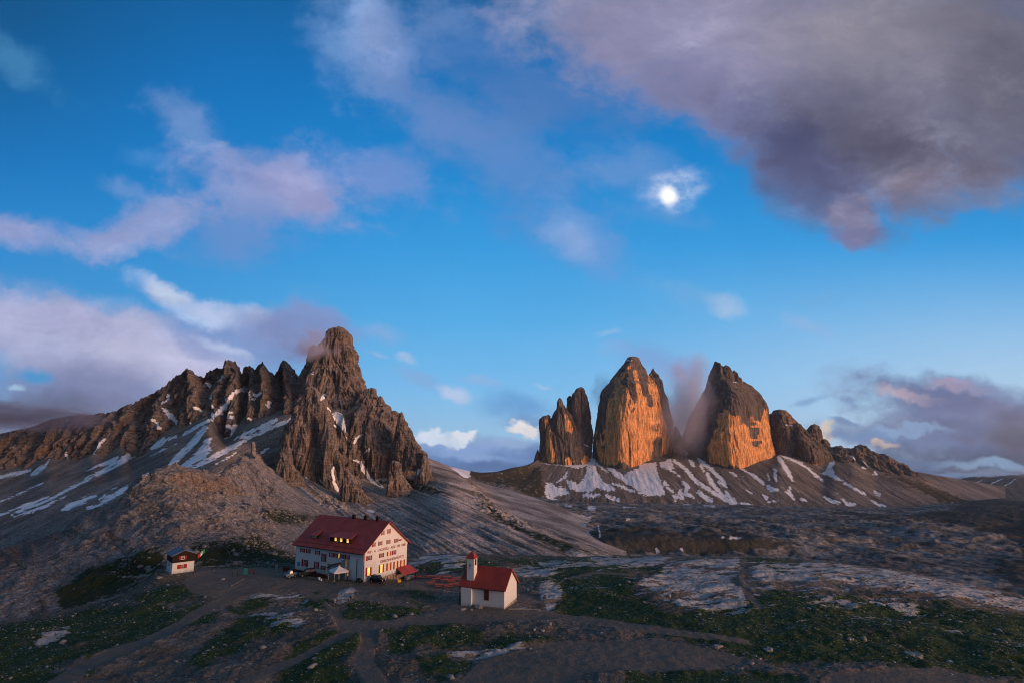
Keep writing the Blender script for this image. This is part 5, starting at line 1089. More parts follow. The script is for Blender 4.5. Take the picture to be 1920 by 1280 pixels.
# ------------------------------------------------------------------ the lodge
lodge = house_empty('mountain_lodge', HUT, 'large white mountain lodge with a big dark red roof, red shutters and wall lettering', 'mountain lodge')
LW, LL, HE, HR = 18.6, 28.6, 7.02, 14.28; sl = (HR-HE)/(LW/2)
def roofz(x): return HE+sl*min(x, LW-x)
wb = MB(); x0, x1 = .8, LW-.8
wb.prism([(x0, -3.0), (x1, -3.0), (x1, roofz(x1)-.16), (LW/2, HR-.2), (x0, roofz(x0)-.16)], .9, LL-.9)
wb.build('wall', M_WHITE, lodge)
rf = MB()
th = .22
rf.prism([(0, HE-th*.6), (0, HE), (LW/2, HR), (LW, HE), (LW, HE-th*.6), (LW/2, HR-th)], 0, LL)
roof = rf.build('roof', M_ROOF, lodge)
for y in (13.99, 9.33, 4.64):
    c = MB(); c.box(LW/2-.35, LW/2+.35, y-.4, y+.4, HR-.6, HR+.75); c.box(LW/2-.45, LW/2+.45, y-.5, y+.5, HR+.75, HR+.87); c.box(LW/2-.12, LW/2+.12, y-.12, y+.12, HR+.87, HR+1.15)
    c.build('chimney', M_TIMBER, roof)
ss = MB()   # lapped joint between the two roof sections
ss.add([(.3, 15.2, roofz(.3)+.06), (.3, 15.35, roofz(.3)+.06), (LW/2, 15.95, HR+.06), (LW/2, 15.8, HR+.06), (.3, 15.2, roofz(.3)), (.3, 15.35, roofz(.3)), (LW/2, 15.95, HR), (LW/2, 15.8, HR)], [(0,1,2,3),(4,5,1,0),(5,6,2,1),(6,7,3,2),(7,4,0,3)])
ss.build('roof_joint', M_ROOF2, roof)
sn_g = MB()
sn_g.box(1.0, 1.06, .8, 27.8, roofz(1.0)+.01, roofz(1.0)+.14)
sn_g.build('snow_guard', M_ROOF2, roof)
for xg in (-.07, LW+.07):
    g_ = MB(); g_.prism([(xg-.09, HE-.10), (xg+.09, HE-.10), (xg+.07, HE-.24), (xg-.07, HE-.24)], .05, LL-.05); g_.build('gutter', M_DKMETAL, lodge)
def dormer(y0, y1, xf, zt, wins, name='dormer'):
    d = MB(); zf = roofz(xf); xb = (zt+.9-HE)/sl
    d.add([(xf, y0+.15, zf-.1), (xf, y1-.15, zf-.1), (xf, y1-.15, zt), (xf, y0+.15, zt), (xb-.1, y0+.15, roofz(xb)-.05), (xb-.1, y1-.15, roofz(xb)-.05)], [(0,3,2,1), (0,4,3), (1,2,5), (3,4,5,2)])
    o = d.build(name, M_TIMBER, lodge)
    r = MB(); zb = roofz(xb)
    dx = xf-.55
    r.add([(dx, y0-.25, zt-.06), (dx, y1+.25, zt-.06), (xb, y1-.5, zb+.02), (xb, y0+.5, zb+.02), (dx, y0-.25, zt+.06), (dx, y1+.25, zt+.06), (xb, y1-.5, zb+.12), (xb, y0+.5, zb+.12)], [(0,3,2,1), (4,5,6,7), (0,1,5,4), (1,2,6,5), (2,3,7,6), (3,0,4,7)])
    r.build('dormer_roof', M_ROOF, o)
    for (yw, ww, lit) in wins: window(lodge, 'x', yw, (zf+zt)/2+.06, ww, (zt-zf)*.74, lit, xf, False)
dormer(7.2, 15.6, 2.2, 9.98, [(13.2, .75, 1), (12.1, .4, 0), (11.0, .8, 1), (8.5, .75, 1)])
dormer(20.8, 23.4, 2.4, 9.75, [(21.7, .6, 0), (22.6, .6, 0)])
for (y, z, w, h, lit) in [(24.84, 5.62, 1.95, .98, 0), (22.48, 5.62, 1.95, .98, 0), (18.6, 5.6, 2.0, 1.0, 0), (15.95, 4.5, 2.0, 2.05, 0), (13.0, 5.55, 1.9, 1.0, 0), (11.1, 5.55, 1.6, 1.0, 0), (8.9, 5.55, 1.9, 1.0, 0), (6.85, 5.55, 1.9, 1.0, 0),
                          (23.6, 2.32, 2.7, 1.75, 0), (18.72, 2.31, 2.0, 1.75, 0), (16.05, 1.85, 2.0, 1.0, 0), (13.45, 2.3, 1.6, 1.6, 0)]:
    window(lodge, 'x', y, z, w, h, lit, .8)
window(lodge, 'x', 9.9, 5.6, .55, 1.1, 1, .8, False)
for (x, z, w, h, lit) in [(9.95, 11.5, 1.25, 1.15, 0), (7.6, 11.35, 1.15, 1.05, 0), (4.3, 8.75, 1.3, .95, 0), (6.75, 8.75, 1.5, .95, 0), (9.87, 8.7, 1.55, .95, 0), (13.0, 8.6, 1.6, .95, 0),
                          (2.76, 5.6, 2.1, 1.05, 0), (7.4, 5.55, 1.85, 1.05, 0), (10.3, 5.55, 1.7, 1.1, 2), (12.3, 5.55, 1.7, 1.1, 0),
                          (2.78, 2.2, 2.1, 2.0, 1), (7.49, 2.12, 1.95, 1.95, 1), (10.37, 2.12, 1.95, 1.9, 2), (13.11, 2.08, 1.95, 1.9, 2), (15.85, 2.0, 1.9, 1.85, 2)]:
    window(lodge, 'y', x, z, w, h, lit, .9)
s_ = MB(); s_.box(14.0, 15.1, .78, .83, 8.35, 8.75); s_.build('shutter', M_SHUT, lodge)
st = MB(); st.add([(7.6, .86, -3), (LW-.76, .86, -3), (LW-.76, .86, .15), (13.0, .86, .05), (7.6, .86, -.15), (7.6, 1.0, -3), (LW-.76, 1.0, -3), (LW-.76, 1.0, .15), (13., 1., .05), (7.6, 1.0, -.15)],
                 [(0, 1, 2, 3, 4), (4, 3, 8, 9), (3, 2, 7, 8), (1, 6, 7, 2), (0, 4, 9, 5)]); st.build('stone_basement', M_STONE, lodge)
for x in (10.5, 12.9): window(lodge, 'y', x, -.85, 1.3, .8, 0, .86)
for (pts) in ([(.95, .78, 6.9), (.95, .78, -.5)], [(LW-.9, .78, 7.0), (LW-.9, .78, -1.5)]):
    d = MB(); d.cyl(pts[0], pts[1], .09, n=8); d.build('downpipe', M_PIPE if pts[0][0] < 5 else M_DKMETAL, lodge)
d = MB(); d.cyl((.66, 3.1, .9), (.66, 3.1, 5.3), .08, n=8); d.build('flue_pipe', M_DKMETAL, lodge)
d = MB(); d.box(.74, .79, 25.6, 26.8, 1.3, 2.4); d.build('sign_panel', M_BLUE, lodge)
dd = MB(); dd.box(.70, .78, 5.9, 7.5, .1, 2.5); door = dd.build('door', M_TIMBER, lodge)
dd = MB(); dd.box(.66, .70, 6.25, 6.85, .9, 2.35); dd.build('pane', M_LIT, door)
# side porch with lean-to roof and a taller grey stair head
pv = MB(); pv.prism([(8.0, 0), (12.0, 0), (12.0, 2.7), (9.9, 3.75), (8.0, 3.75)], -1.0, .797, 'x'); porch = pv.build('porch', M_BLUEGREY, lodge)
pv = MB(); pv.prism([(12.4, 2.62), (9.9, 3.9), (7.95, 3.9), (7.95, 3.78), (9.9, 3.78), (12.4, 2.5)], -1.3, .79, 'x'); pv.build('porch_roof', M_BROWNROOF, porch)
pv = MB(); pv.prism([(6.3, 0.), (7.94, 0.), (7.94, 4.35), (7.2, 4.95), (6.3, 4.95)], -.3, .796, 'x'); pv.build('stair_head', M_BLUEGREY, lodge)
window(porch, 'x', 10.2, 2.6, .9, .7, 0, -1.0, False)
def text(body, parent, x0, x1, y, zc, h, name='lettering'):
    cu = bpy.data.curves.new(name+'_curve', 'FONT'); cu.body = body; cu.size = 1.0; cu.extrude = .02; cu.align_x = 'LEFT'; cu.offset = .012
    tmp = bpy.data.objects.new(name+'_curve', cu); col.objects.link(tmp); cu.materials.append(M_LETTER)
    bpy.context.view_layer.update(); me = bpy.data.meshes.new_from_object(tmp.evaluated_get(bpy.context.evaluated_depsgraph_get())); me.name = name
    bpy.data.objects.remove(tmp); w = max(v.co.x for v in me.vertices); o = link(bpy.data.objects.new(name, me), parent)
    o.rotation_euler = (math.pi/2, 0, 0); o.scale = ((x1-x0)/w, h/.72, 1); o.location = (x0, y, zc-h/2)
    return o
for wd_, a0, a1 in (('RIF.', 2.1, 3.9), ('A.', 4.5, 5.3), ('LOCATELLI', 5.9, 10.2), ('ALLE', 10.9, 12.7), ('TRE', 13.2, 14.6), ('CIME', 15.1, 16.9)): text(wd_, lodge, a0, a1, .87, 7.08, .66)
text('DREIZINNENHÜTTE', lodge, 7.0, 16.4, .87, 3.97, .66)
# entrance canopy at the low end of the gable
cn = MB(); cn.add([(13.4, .88, 1.3), (18.9, .88, 1.3), (19.0, -2.1, -.2), (13.1, -2.1, -.2), (13.4, .88, 1.17), (18.9, .88, 1.17), (19.0, -2.1, -.34), (13.1, -2.1, -.34)], [(0,3,2,1), (4,5,6,7), (0,1,5,4), (1,2,6,5), (2,3,7,6), (3,0,4,7)])
can = cn.build('entrance_canopy', M_ROOF, lodge)
pr_ = MB(); pr_.box(15.3, 18.2, -1.5, -.2, -3.2, -1.35); pr_.build('stone_parapet', stone_mat('pale_rubble', (.45, .40, .36)), lodge)
for x in (13.6, 18.5): q = MB(); q.box(x-.09, x+.09, -1.95, -1.77, -3.2, -.3); q.build('post', M_TIMBER, can)

def on_wall(h, x, y):   # local house coordinates -> world x, y
    a = np.array([math.cos(h[2]), math.sin(h[2])]); b = np.array([a[1], -a[0]]); p = np.array(h[:2])+b*x+a*y
    return float(p[0]), float(p[1])

# ------------------------------------------------------------------ chapel
chapel = house_empty('chapel', CHAP, 'small white chapel with a steep red roof and a slim square bell turret', 'chapel')
CW, CL, CE, CR = 8.4, 11.4, 3.97, 7.81; csl = (CR-CE)/(CW/2)
def crz(x): return CE+csl*min(x, CW-x)
w = MB(); w.prism([(.55, -1.2), (CW-.55, -1.2), (CW-.55, crz(.55)-.15), (CW/2, CR-.2), (.55, crz(.55)-.15)], .45, 10.3); w.build('wall', M_WHITE, chapel)
r = MB(); r.prism([(0, CE-.16), (0, CE), (CW/2, CR), (CW, CE), (CW, CE-.16), (CW/2, CR-.2)], 0, CL); croof = r.build('roof', M_ROOF2, chapel)
r = MB(); r.prism([(-.02, CE-.3), (-.02, CE-.05), (CW/2, CR-.05), (CW+.02, CE-.05), (CW+.02, CE-.3), (CW/2, CR-.3)], -.05, .02); r.build('bargeboard', simple('pale_red_board', (.28, .07, .05), .7), chapel)
g_ = MB(); g_.prism([(-.16, CE-.08), (.0, CE-.08), (-.02, CE-.2), (-.14, CE-.2)], .1, CL-.05); g_.build('gutter', M_DKMETAL, chapel)
bt = MB(); bt.box(-.15, 1.5, 8.15, 10.6, -1.0, CE-.12); bt.build('turret_base', M_WHITE, chapel)
tw_ = MB(); tw_.box(1.25, 2.95, 8.2, 9.95, 4.6, 9.85); tur = tw_.build('bell_turret', M_WHITE, chapel)
sp_ = MB(); sp_.add([(.95, 7.9, 9.8), (3.25, 7.9, 9.8), (3.25, 10.25, 9.8), (.95, 10.25, 9.8), (2.1, 9.07, 11.35)], [(0,3,2,1), (0,1,4), (1,2,4), (2,3,4), (3,0,4)]); sp_.build('turret_roof', M_ROOF2, tur)
cr = MB(); cr.box(2.07, 2.13, 9.04, 9.10, 11.2, 12.15); cr.box(2.07, 2.13, 8.83, 9.31, 11.78, 11.84); cr.build('cross', M_DKMETAL, tur)
o_ = MB(); o_.box(1.62, 2.5, 8.16, 8.205, 8.3, 9.6); o_.build('belfry_opening', M_TIMBER, tur)
o_ = MB(); o_.box(1.21, 1.26, 9.1, 9.2, 7.6, 8.75); o_.box(1.21, 1.26, 8.9, 9.4, 8.3, 8.42); o_.build('wall_cross', M_DKMETAL, tur)
w_ = MB(); w_.box(.50, .56, 4.1, 5.25, 1.45, 3.62); cw = w_.build('window', simple('oxblood_frame', (.16, .035, .02), .6, var=.3), chapel)
w_ = MB(); w_.box(.47, .50, 4.3, 4.6, 1.6, 3.5); w_.box(.47, .50, 4.75, 5.05, 1.6, 3.5); w_.build('pane', M_GLASS, cw)
f_ = MB(); f_.add([(.5, .40, -1.2), (CW-.5, .40, -1.2), (CW-.5, .40, .75), (.5, .40, .1), (.5, .5, -1.2), (CW-.5, .5, -1.2), (CW-.5, .5, .75), (.5, .5, .1)], [(0,1,2,3), (3,2,6,7), (1,5,6,2), (0,3,7,4)])
f_.box(.47, .56, .45, 8.1, -1.2, .22); f_.build('foundation', M_STONE, chapel)
d = MB(); d.cyl((.2, 11.15, -.5), (.2, 11.15, 3.8), .07, n=8); d.build('post', M_TIMBER, chapel)
d = MB(); d.cyl((CW-.35, .35, -.5), (CW-.35, .35, 3.9), .06, n=8); d.build('downpipe', M_DKMETAL, chapel)

# ------------------------------------------------------------------ small hut
hut = house_empty('hut', SMALL, 'small two-storey hut, white below and dark timber above, with grey roof', 'hut')
HW, HL, H1, H2 = SMALL[4], SMALL[3], 4.74, 6.02; hsl = (H2-H1)/(HW/2)
w = MB(); w.box(.55, HW-.5, .6, HL-.5, -.8, 2.9); w.build('wall', M_WHITE, hut)
w = MB(); w.prism([(.42, 2.8), (HW-.38, 2.8), (HW-.38, H1+hsl*.35), (HW/2, H2-.08), (.42, H1+hsl*.35)], .45, HL-.4); w.build('timber_storey', M_TIMBER, hut)
r = MB(); r.prism([(0, H1-.16), (0, H1), (HW/2, H2+.05), (HW, H1), (HW, H1-.16), (HW/2, H2-.1)], 0, HL); hr_ = r.build('roof', M_GREYROOF, hut)
c = MB(); c.box(HW/2-.1, HW/2+.5, 2.5, 3.1, 5.4, 6.75); c.box(HW/2-.18, HW/2+.58, 2.42, 3.18, 6.75, 6.85); c.build('chimney', M_DKMETAL, hr_)
window(hut, 'y', 2.95, 3.95, 1.9, .8, 0, .45); window(hut, 'y', 3.0, 1.6, 2.4, 1.0, 0, .6, True, .2)
window(hut, 'x', 4.2, 2.0, 1.1, 1.0, 0, .55, False)
b_ = MB(); b_.box(.1, HW-.2, .1, HL, -1.4, -.02); b_.build('foundation', M_STONE, hut)

fx, fy = on_wall(SMALL, HW+.1, .2)
flag = empty('flag', (fx, fy, 4.3), SMALL[2]-math.pi/2-.25, 'green, white and red tricolour flag flying from the corner of the small hut', 'flag')
pm = MB(); pm.cyl((0, 0, 0), (1.9, 0, 1.9), .035, n=6); pm.build('pole', M_DKMETAL, flag)
for k, (nm, c3) in enumerate([('red', (.5, .02, .02)), ('white', (.7, .7, .7)), ('green', (.01, .28, .06))]):
    f = MB(); n = 5
    vs = []; 
    for i in range(n+1):
        for j in range(2):
            u = (k+i/n)*.62; a_ = .15+u*.78
            vs.append((.1+u*.86, math.sin(u*4)*.12, .12+u*.72+(0 if j else -1.15-.1*math.sin(u*3))))
    f.add(vs, [(2*i, 2*i+2, 2*i+3, 2*i+1) for i in range(n)])
    o = f.build('stripe', simple('flag_'+nm, c3, .9), flag, smooth=True)
    sd_ = o.modifiers.new('thickness', 'SOLIDIFY'); sd_.thickness = .01
# ------------------------------------------------------------------ yard furniture and vehicles
def ground_at(px, row):
    """where the sight line of a chart point meets the ground grid"""
    d = np.hypot(GP-px, (GR-row)); d = np.where((GY > 80) & (GY < 230), d, 1e9)
    r, c = np.unravel_index(np.argmin(d), d.shape)
    return float(GX[r, c]), float(GY[r, c]), float(GZ[r, c])

def wheel(parent, x, y, r=.36, w=.24):
    t_ = MB(); t_.cyl((x-w/2, y, r), (x+w/2, y, r), r, n=20); wh = t_.build('wheel', simple_cache('tyre_rubber', (.012, .012, .013), .9), parent)
    h = MB(); s = 1 if x > 0 else -1
    h.cyl((x+s*w/2*.9, y, r), (x+s*(w/2+.02), y, r), r*.58, n=14); h.build('rim', simple_cache('dull_rim', (.22, .22, .23), .4), wh)
_c = {}
def simple_cache(n, c, r=.8):
    if n not in _c: _c[n] = simple(n, c, r)
    return _c[n]
def vehicle(name, loc, rz, label, cat, paint, L=4.3, Wd=1.75, H=1.85, hood=.32, rear=0.0, cabin=None, spare=False):
    """body runs along local y, nose at -y"""
    o = empty(name, loc, rz, label, cat); h0, hb = .38, H*.55
    n0, n1 = -L/2, L/2; yh = n0+L*hood
    def shell(mb, prof, w0, w1):
        # prof: side outline (y, z, tuck) from nose to tail; tuck narrows the body towards the top
        k = len(prof)
        vs = [(-(Wd/2-tk), y, z) for y, z, tk in prof]+[((Wd/2-tk), y, z) for y, z, tk in prof]
        mb.add(vs, [tuple(range(k))[::-1], tuple(range(k, 2*k))]+[(i, (i+1) % k, (i+1) % k+k, i+k) for i in range(k)])
    b_ = MB(); shell(b_, [(n0, h0, .05), (n0-.02, hb-.18, .05), (n0+.18, hb, .1), (yh, hb+.1, .06), (n1-.12, hb+.08, .06), (n1, hb-.1, .04), (n1, h0, .04)], 0, 0)
    b_.build('body', paint, o, bevel=.05, smooth=False)
    yc1 = n1-rear*L
    c_m = MB(); shell(c_m, [(yh-.05, hb+.06, .08), (yh+.35, H-.05, .22), (yh+.6, H, .24), (yc1-.35, H, .24), (yc1-.1, hb+.05, .08)], 0, 0)
    cab = c_m.build('cabin', paint, o, bevel=.04)
    g = MB()
    for s in (-1, 1):
        def sp(y, z): # on the tucked side
            f = (z-hb-.06)/(H-hb-.06); return (s*(Wd/2-.08-.15*f+.012), y, z)
        zl, zh = hb+.16, H-.16
        yy = [yh+.28, (yh+yc1)/2+.05, yc1-.32]
        for a_, b2 in ((yy[0], yy[1]-.05), (yy[1]+.05, yy[2])):
            vs = [sp(a_, zl), sp(b2, zl), sp(b2-.02, zh), sp(a_+.18, zh)]
            g.add(vs+[(v[0]-s*.03, v[1], v[2]) for v in vs], [(0,1,2,3), (4,7,6,5), (0,4,5,1), (1,5,6,2), (2,6,7,3), (3,7,4,0)])
    g.add([(-(Wd/2-.2), yh+.02, hb+.16), ((Wd/2-.2), yh+.02, hb+.16), ((Wd/2-.3), yh+.27, H-.14), (-(Wd/2-.3), yh+.27, H-.14), (-(Wd/2-.2), yh+.06, hb+.16), ((Wd/2-.2), yh+.06, hb+.16), ((Wd/2-.3), yh+.31, H-.14), (-(Wd/2-.3), yh+.31, H-.14)], [(0,1,2,3), (4,7,6,5), (0,4,5,1), (2,6,7,3)])
    g.build('window', M_GLASS, cab)
    for s in (-1, 1):
        l = MB(); l.cyl((s*(Wd/2-.3), n0-.05, hb-.2), (s*(Wd/2-.3), n0+.02, hb-.2), .11, n=12); l.build('headlight', simple_cache('headlamp_glass', (.75, .75, .78), .2), o)
        for y in (n0+.75, n1-.8): wheel(o, s*(Wd/2-.08), y)
    bp = MB(); bp.box(-Wd/2+.05, Wd/2-.05, n0-.12, n0, h0+.02, h0+.2); bp.box(-Wd/2+.05, Wd/2-.05, n1, n1+.1, h0+.02, h0+.2); bp.build('bumper', M_DKMETAL, o)
    return o
P_BLACK = simple('black_car_paint', (.012, .013, .016), .35); P_GREY = simple('pale_blue_grey_paint', (.12, .16, .19), .45); P_DKG = simple('dark_green_paint', (.012, .02, .018), .5)
x, y, z = ground_at(706, 1093)
vehicle('parked_car', (x, y+1.2, z), math.radians(62), 'dark off-road car parked at the corner of the lodge gable', 'car', P_BLACK, 4.1, 1.75, 1.85, .30)
x, y, z = ground_at(573, 1082)
vehicle('parked_car', (x, y+1.0, z), math.radians(-62), 'dark off-road car parked by the red fence, behind the pale cab', 'car', P_DKG, 4.4, 1.8, 1.9, .26)
x, y, z = ground_at(545, 1083)
vehicle('parked_truck', (x, y+.8, z), math.radians(-50), 'small pale blue-grey utility truck at the left end of the lodge', 'truck', P_GREY, 3.2, 1.6, 1.95, .22, .38)
# quad bike against the wall
x, y, z = ground_at(672, 1092)
q = empty('quad_bike', (x, y+.6, z), math.radians(40), 'dark quad bike standing beside the front corner of the lodge', 'quad bike')
mb = MB(); mb.prism([(-.95, .55), (-.8, .85), (-.3, .95), (-.1, .78), (.5, .82), (.9, .9), (.95, .6), (.4, .42), (-.4, .42)], -.32, .32, 'x'); mb.build('body', P_DKG, q, bevel=.04)
mb = MB(); mb.box(-.5, .5, -1.0, -.5, .72, .76); mb.box(-.5, .5, .5, 1.0, .84, .88); mb.build('rack', M_DKMETAL, q)
mb = MB(); mb.cyl((-.42, -.38, 1.12), (.42, -.38, 1.12), .03, n=8); mb.cyl((0, -.5, .8), (0, -.38, 1.12), .04, n=8); mb.build('handlebar', M_DKMETAL, q)
mb = MB(); mb.box(-.16, .16, -.1, .6, .82, .95); mb.build('seat', simple_cache('black_vinyl', (.01, .01, .01), .5), q, bevel=.04)
for s in (-1, 1):
    for yy in (-.68, .68): wheel(q, s*.48, yy, .3, .24)
# pavilion tent
x, y, z = ground_at(632, 1089)
tent = empty('pavilion_tent', (x, y+1.2, z), math.radians(38), 'white pop-up pavilion tent in the yard in front of the lodge', 'tent')
M_TENT = simple('white_canvas', (.62, .60, .62), .85, var=.12, scale=1.5)
mb = MB(); a_ = 2.0; n = 6; vs = []; fs = []
for j in range(n+1):
    f = j/n; r_ = a_*f; zt = 3.55-1.15*(f**.8)
    for k in range(4): 
        sx_, sy_ = [(-1, -1), (1, -1), (1, 1), (-1, 1)][k]; nx_, ny_ = [(-1, -1), (1, -1), (1, 1), (-1, 1)][(k+1) % 4]
        for m_ in range(4):
            u = m_/4; sag = -.12*math.sin(u*math.pi)*f
            vs.append((r_*(sx_+(nx_-sx_)*u), r_*(sy_+(ny_-sy_)*u), zt+sag))
for j in range(n):
    for k in range(16): fs.append((j*16+k, j*16+(k+1) % 16, (j+1)*16+(k+1) % 16, (j+1)*16+k))
for k in range(16):
    vx = vs[n*16+k]; vs.append((vx[0], vx[1], vx[2]-.32-.06*(k % 2)))
for k in range(16): fs.append((n*16+k, n*16+(k+1) % 16, (n+1)*16+(k+1) % 16, (n+1)*16+k))
mb.add(vs, fs); cpy = mb.build('canopy', M_TENT, tent); sd_ = cpy.modifiers.new('thickness', 'SOLIDIFY'); sd_.thickness = .015
for sx_ in (-1, 1):
    for sy_ in (-1, 1):
        lg = MB(); lg.box(sx_*1.95-.04, sx_*1.95+.04, sy_*1.95-.04, sy_*1.95+.04, -.2, 2.25); lg.build('leg', simple_cache('grey_tube', (.35, .35, .33), .5), tent)
# buckets
for k, (px, row, s, lab) in enumerate([(598, 1088, 1.0, 'larger white bucket standing left of the pavilion tent'), (602.3, 1089.5, .8, 'smaller off-white bucket standing next to the larger one')]):
    x, y, z = ground_at(px, row); o = MB(); h_ = .62*s
    o.cyl((0, 0, 0), (0, 0, h_), .24*s, .31*s, 16); o.cyl((0, 0, h_), (0, 0, h_+.04), .33*s, .33*s, 16)
    b_ = o.build('bucket', simple_cache('white_plastic', (.6, .6, .62), .5)); b_.location = (x, y, z-.03); tag(b_, lab, 'bucket', 'buckets in the yard')
# dark red board fence along the long wall
o_ = MB()
fence = empty('board_fence', (HUT[0], HUT[1], 0), HUT[2]-math.pi/2, 'low dark red board fence along the long side of the lodge', 'fence')
for yy in np.arange(11.5, 29.2, .2): o_.box(-2.03, -1.98, yy, yy+.17, .1, 1.12+.02*math.sin(yy*7))
o_.build('boards', M_REDWOOD, fence)
for yy in np.arange(11.5, 29.5, 2.2): q_ = MB(); q_.box(-1.97, -1.85, yy, yy+.12, -.6, 1.18); q_.build('post', M_TIMBER, fence)
# orange beer-garden tables
M_OR = simple('orange_painted_boards', (.42, .075, .04), .7, var=.25, scale=6)
def table(loc, rz):
    o = empty('picnic_table', loc, rz)
    t_ = MB(); 
    for k in range(3): t_.box(-1.1, 1.1, -.36+k*.245, -.13+k*.245, .72, .76)
    t_.build('table_top', M_OR, o)
    for s in (-1, 1): b_ = MB(); b_.box(-1.1, 1.1, s*.75-.14, s*.75+.14, .42, .46); b_.build('bench', M_OR, o)
    for s in (-1, 1):
        l_ = MB(); l_.box(s*.85-.04, s*.85+.04, -.85, .85, .34, .42); l_.add([(s*.85-.04, -.55, -.1), (s*.85+.04, -.55, -.1), (s*.85+.04, -.45, -.1), (s*.85-.04, -.45, -.1), (s*.85-.04, -.25, .72), (s*.85+.04, -.25, .72), (s*.85+.04, -.15, .72), (s*.85-.04, -.15, .72)], [(0,1,2,3), (4,5,6,7), (0,1,5,4), (1,2,6,5), (2,3,7,6), (3,0,4,7)])
        l_.add([(s*.85-.04, .45, -.1), (s*.85+.04, .45, -.1), (s*.85+.04, .55, -.1), (s*.85-.04, .55, -.1), (s*.85-.04, .15, .72), (s*.85+.04, .15, .72), (s*.85+.04, .25, .72), (s*.85-.04, .25, .72)], [(0,1,2,3), (4,5,6,7), (0,1,5,4), (1,2,6,5), (2,3,7,6), (3,0,4,7)])
        l_.build('trestle', simple_cache('rusty_frame', (.16, .05, .035), .7), o)
    return o
ORD = ['first', 'second', 'third', 'fourth', 'fifth']
spots = [(783, 1074.5, 'back row'), (795, 1076.5, 'back row'), (808, 1078, 'back row'), (824.5, 1081, 'back row'), (839, 1083, 'back row'),
         (817, 1087, 'middle row'), (833, 1089, 'middle row'), (846, 1091, 'middle row'), (857, 1087.5, 'middle row'), (809, 1095, 'front row'), (824, 1099, 'front row'), (841, 1100, 'front row'), (853, 1097, 'front row')]
cnt = {}; t0_ = None
for px, row, rw in spots:
    x, y, z = ground_at(px, row)
    rz = math.radians(14 if rw != 'front row' else 20)
    if t0_ is None: t0_ = table((x, y, z), rz); o = t0_
    else: o = copy_tree(t0_); o.location = (x, y, z); o.rotation_euler = (0, 0, rz)
    k = cnt.get(rw, 0); cnt[rw] = k+1
    tag(o, 'orange picnic table, %s from the lodge in the %s of the terrace' % (ORD[k], rw), 'picnic table', 'orange picnic tables on the terrace')
# notice boards and posts
def board(px, row, mat, w, h, lab, hh=1.9, cat='notice board', name='notice_board'):
    x, y, z = ground_at(px, row); o = empty(name, (x, y, z), math.radians(8), lab, cat)
    p_ = MB(); p_.box(-w/2, w/2, -.03, .03, hh-h, hh); p_.build('panel', mat, o)
    for s in (-1, 1): q_ = MB(); q_.box(s*w/2-.05, s*w/2+.05, .032, .12, -.3, hh+.1); q_.build('post', M_TIMBER, o)
    r_ = MB(); r_.box(-w/2-.12, w/2+.12, -.15, .2, hh+.1, hh+.16); r_.build('cap', M_TIMBER, o)
board(440.5, 1079.5, simple('slate_panel', (.05, .065, .085), .6), 1.35, .75, 'dark blue-grey notice board on two posts between the two huts')
board(460.5, 1078, simple('teal_panel', (.025, .14, .16), .5), 1.15, 1.7, 'teal information board standing right of the dark notice board', 2.1)
x, y, z = ground_at(472, 1074); 
bo = empty('wooden_bench', (x, y, z), .2, 'brown wooden bench beside the teal information board', 'bench')
mb = MB(); mb.box(-.8, .8, -.2, .2, .42, .48); mb.build('seat', M_BROWNROOF, bo); mb = MB(); mb.box(-.8, .8, .2, .25, .55, .95); mb.build('backrest', M_BROWNROOF, bo)
for s in (-1, 1): mb = MB(); mb.box(s*.65-.05, s*.65+.05, -.18, .24, -.2, .42); mb.build('leg', M_TIMBER, bo)
x, y, z = ground_at(517, 1066)
cb = empty('fuel_cabinet', (x, y, z), .4, 'dark grey metal cabinet at the edge of the yard, left of the lodge', 'cabinet')
mb = MB(); mb.box(-.45, .45, -.35, .35, 0, 1.6); mb.build('body', simple('weathered_grey_metal', (.06, .065, .07), .6, var=.3), cb, bevel=.02)
mb = MB(); mb.prism([(-.52, 1.6), (.52, 1.6), (.52, 1.66), (0, 1.85), (-.52, 1.66)], -.42, .42); mb.build('lid', M_DKMETAL, cb); mb = MB(); mb.box(-.4, .4, -.38, -.352, .1, 1.5); mb.build('door', M_BLUEGREY, cb)
x, y, z = ground_at(770, 1103)
sg = empty('signpost', (x, y, z), 0, 'slim dark signpost with two finger boards on the round grass patch', 'signpost')
mb = MB(); mb.cyl((0, 0, -.3), (0, 0, 2.3), .045, n=8); mb.build('post', M_DKMETAL, sg)
for k, (a0, zz_) in enumerate(((.1, 2.1), (-.7, 1.85))): mb = MB(); mb.prism([(-.05, zz_-.08), (.6*(1 if a0 > 0 else -1), zz_-.08), (.7*(1 if a0 > 0 else -1), zz_), (.6*(1 if a0 > 0 else -1), zz_+.08), (-.05, zz_+.08)], -.02, .02); mb.build('finger_board', M_TIMBER, sg)
x, y, z = ground_at(748, 1089.5)
bn = empty('storage_bin', (x, y, z), .5, 'small yellow grit bin below the lodge canopy', 'bin')
mb = MB(); mb.prism([(-.4, 0), (.4, 0), (.48, .6), (-.48, .6)], -.35, .35); mb.build('tub', simple('yellow_plastic', (.55, .33, .03), .5), bn, bevel=.03); mb = MB(); mb.prism([(-.52, .6), (.52, .6), (.45, .72), (-.45, .72)], -.4, .4); mb.build('lid', simple_cache('ochre_lid', (.35, .2, .03), .5), bn)
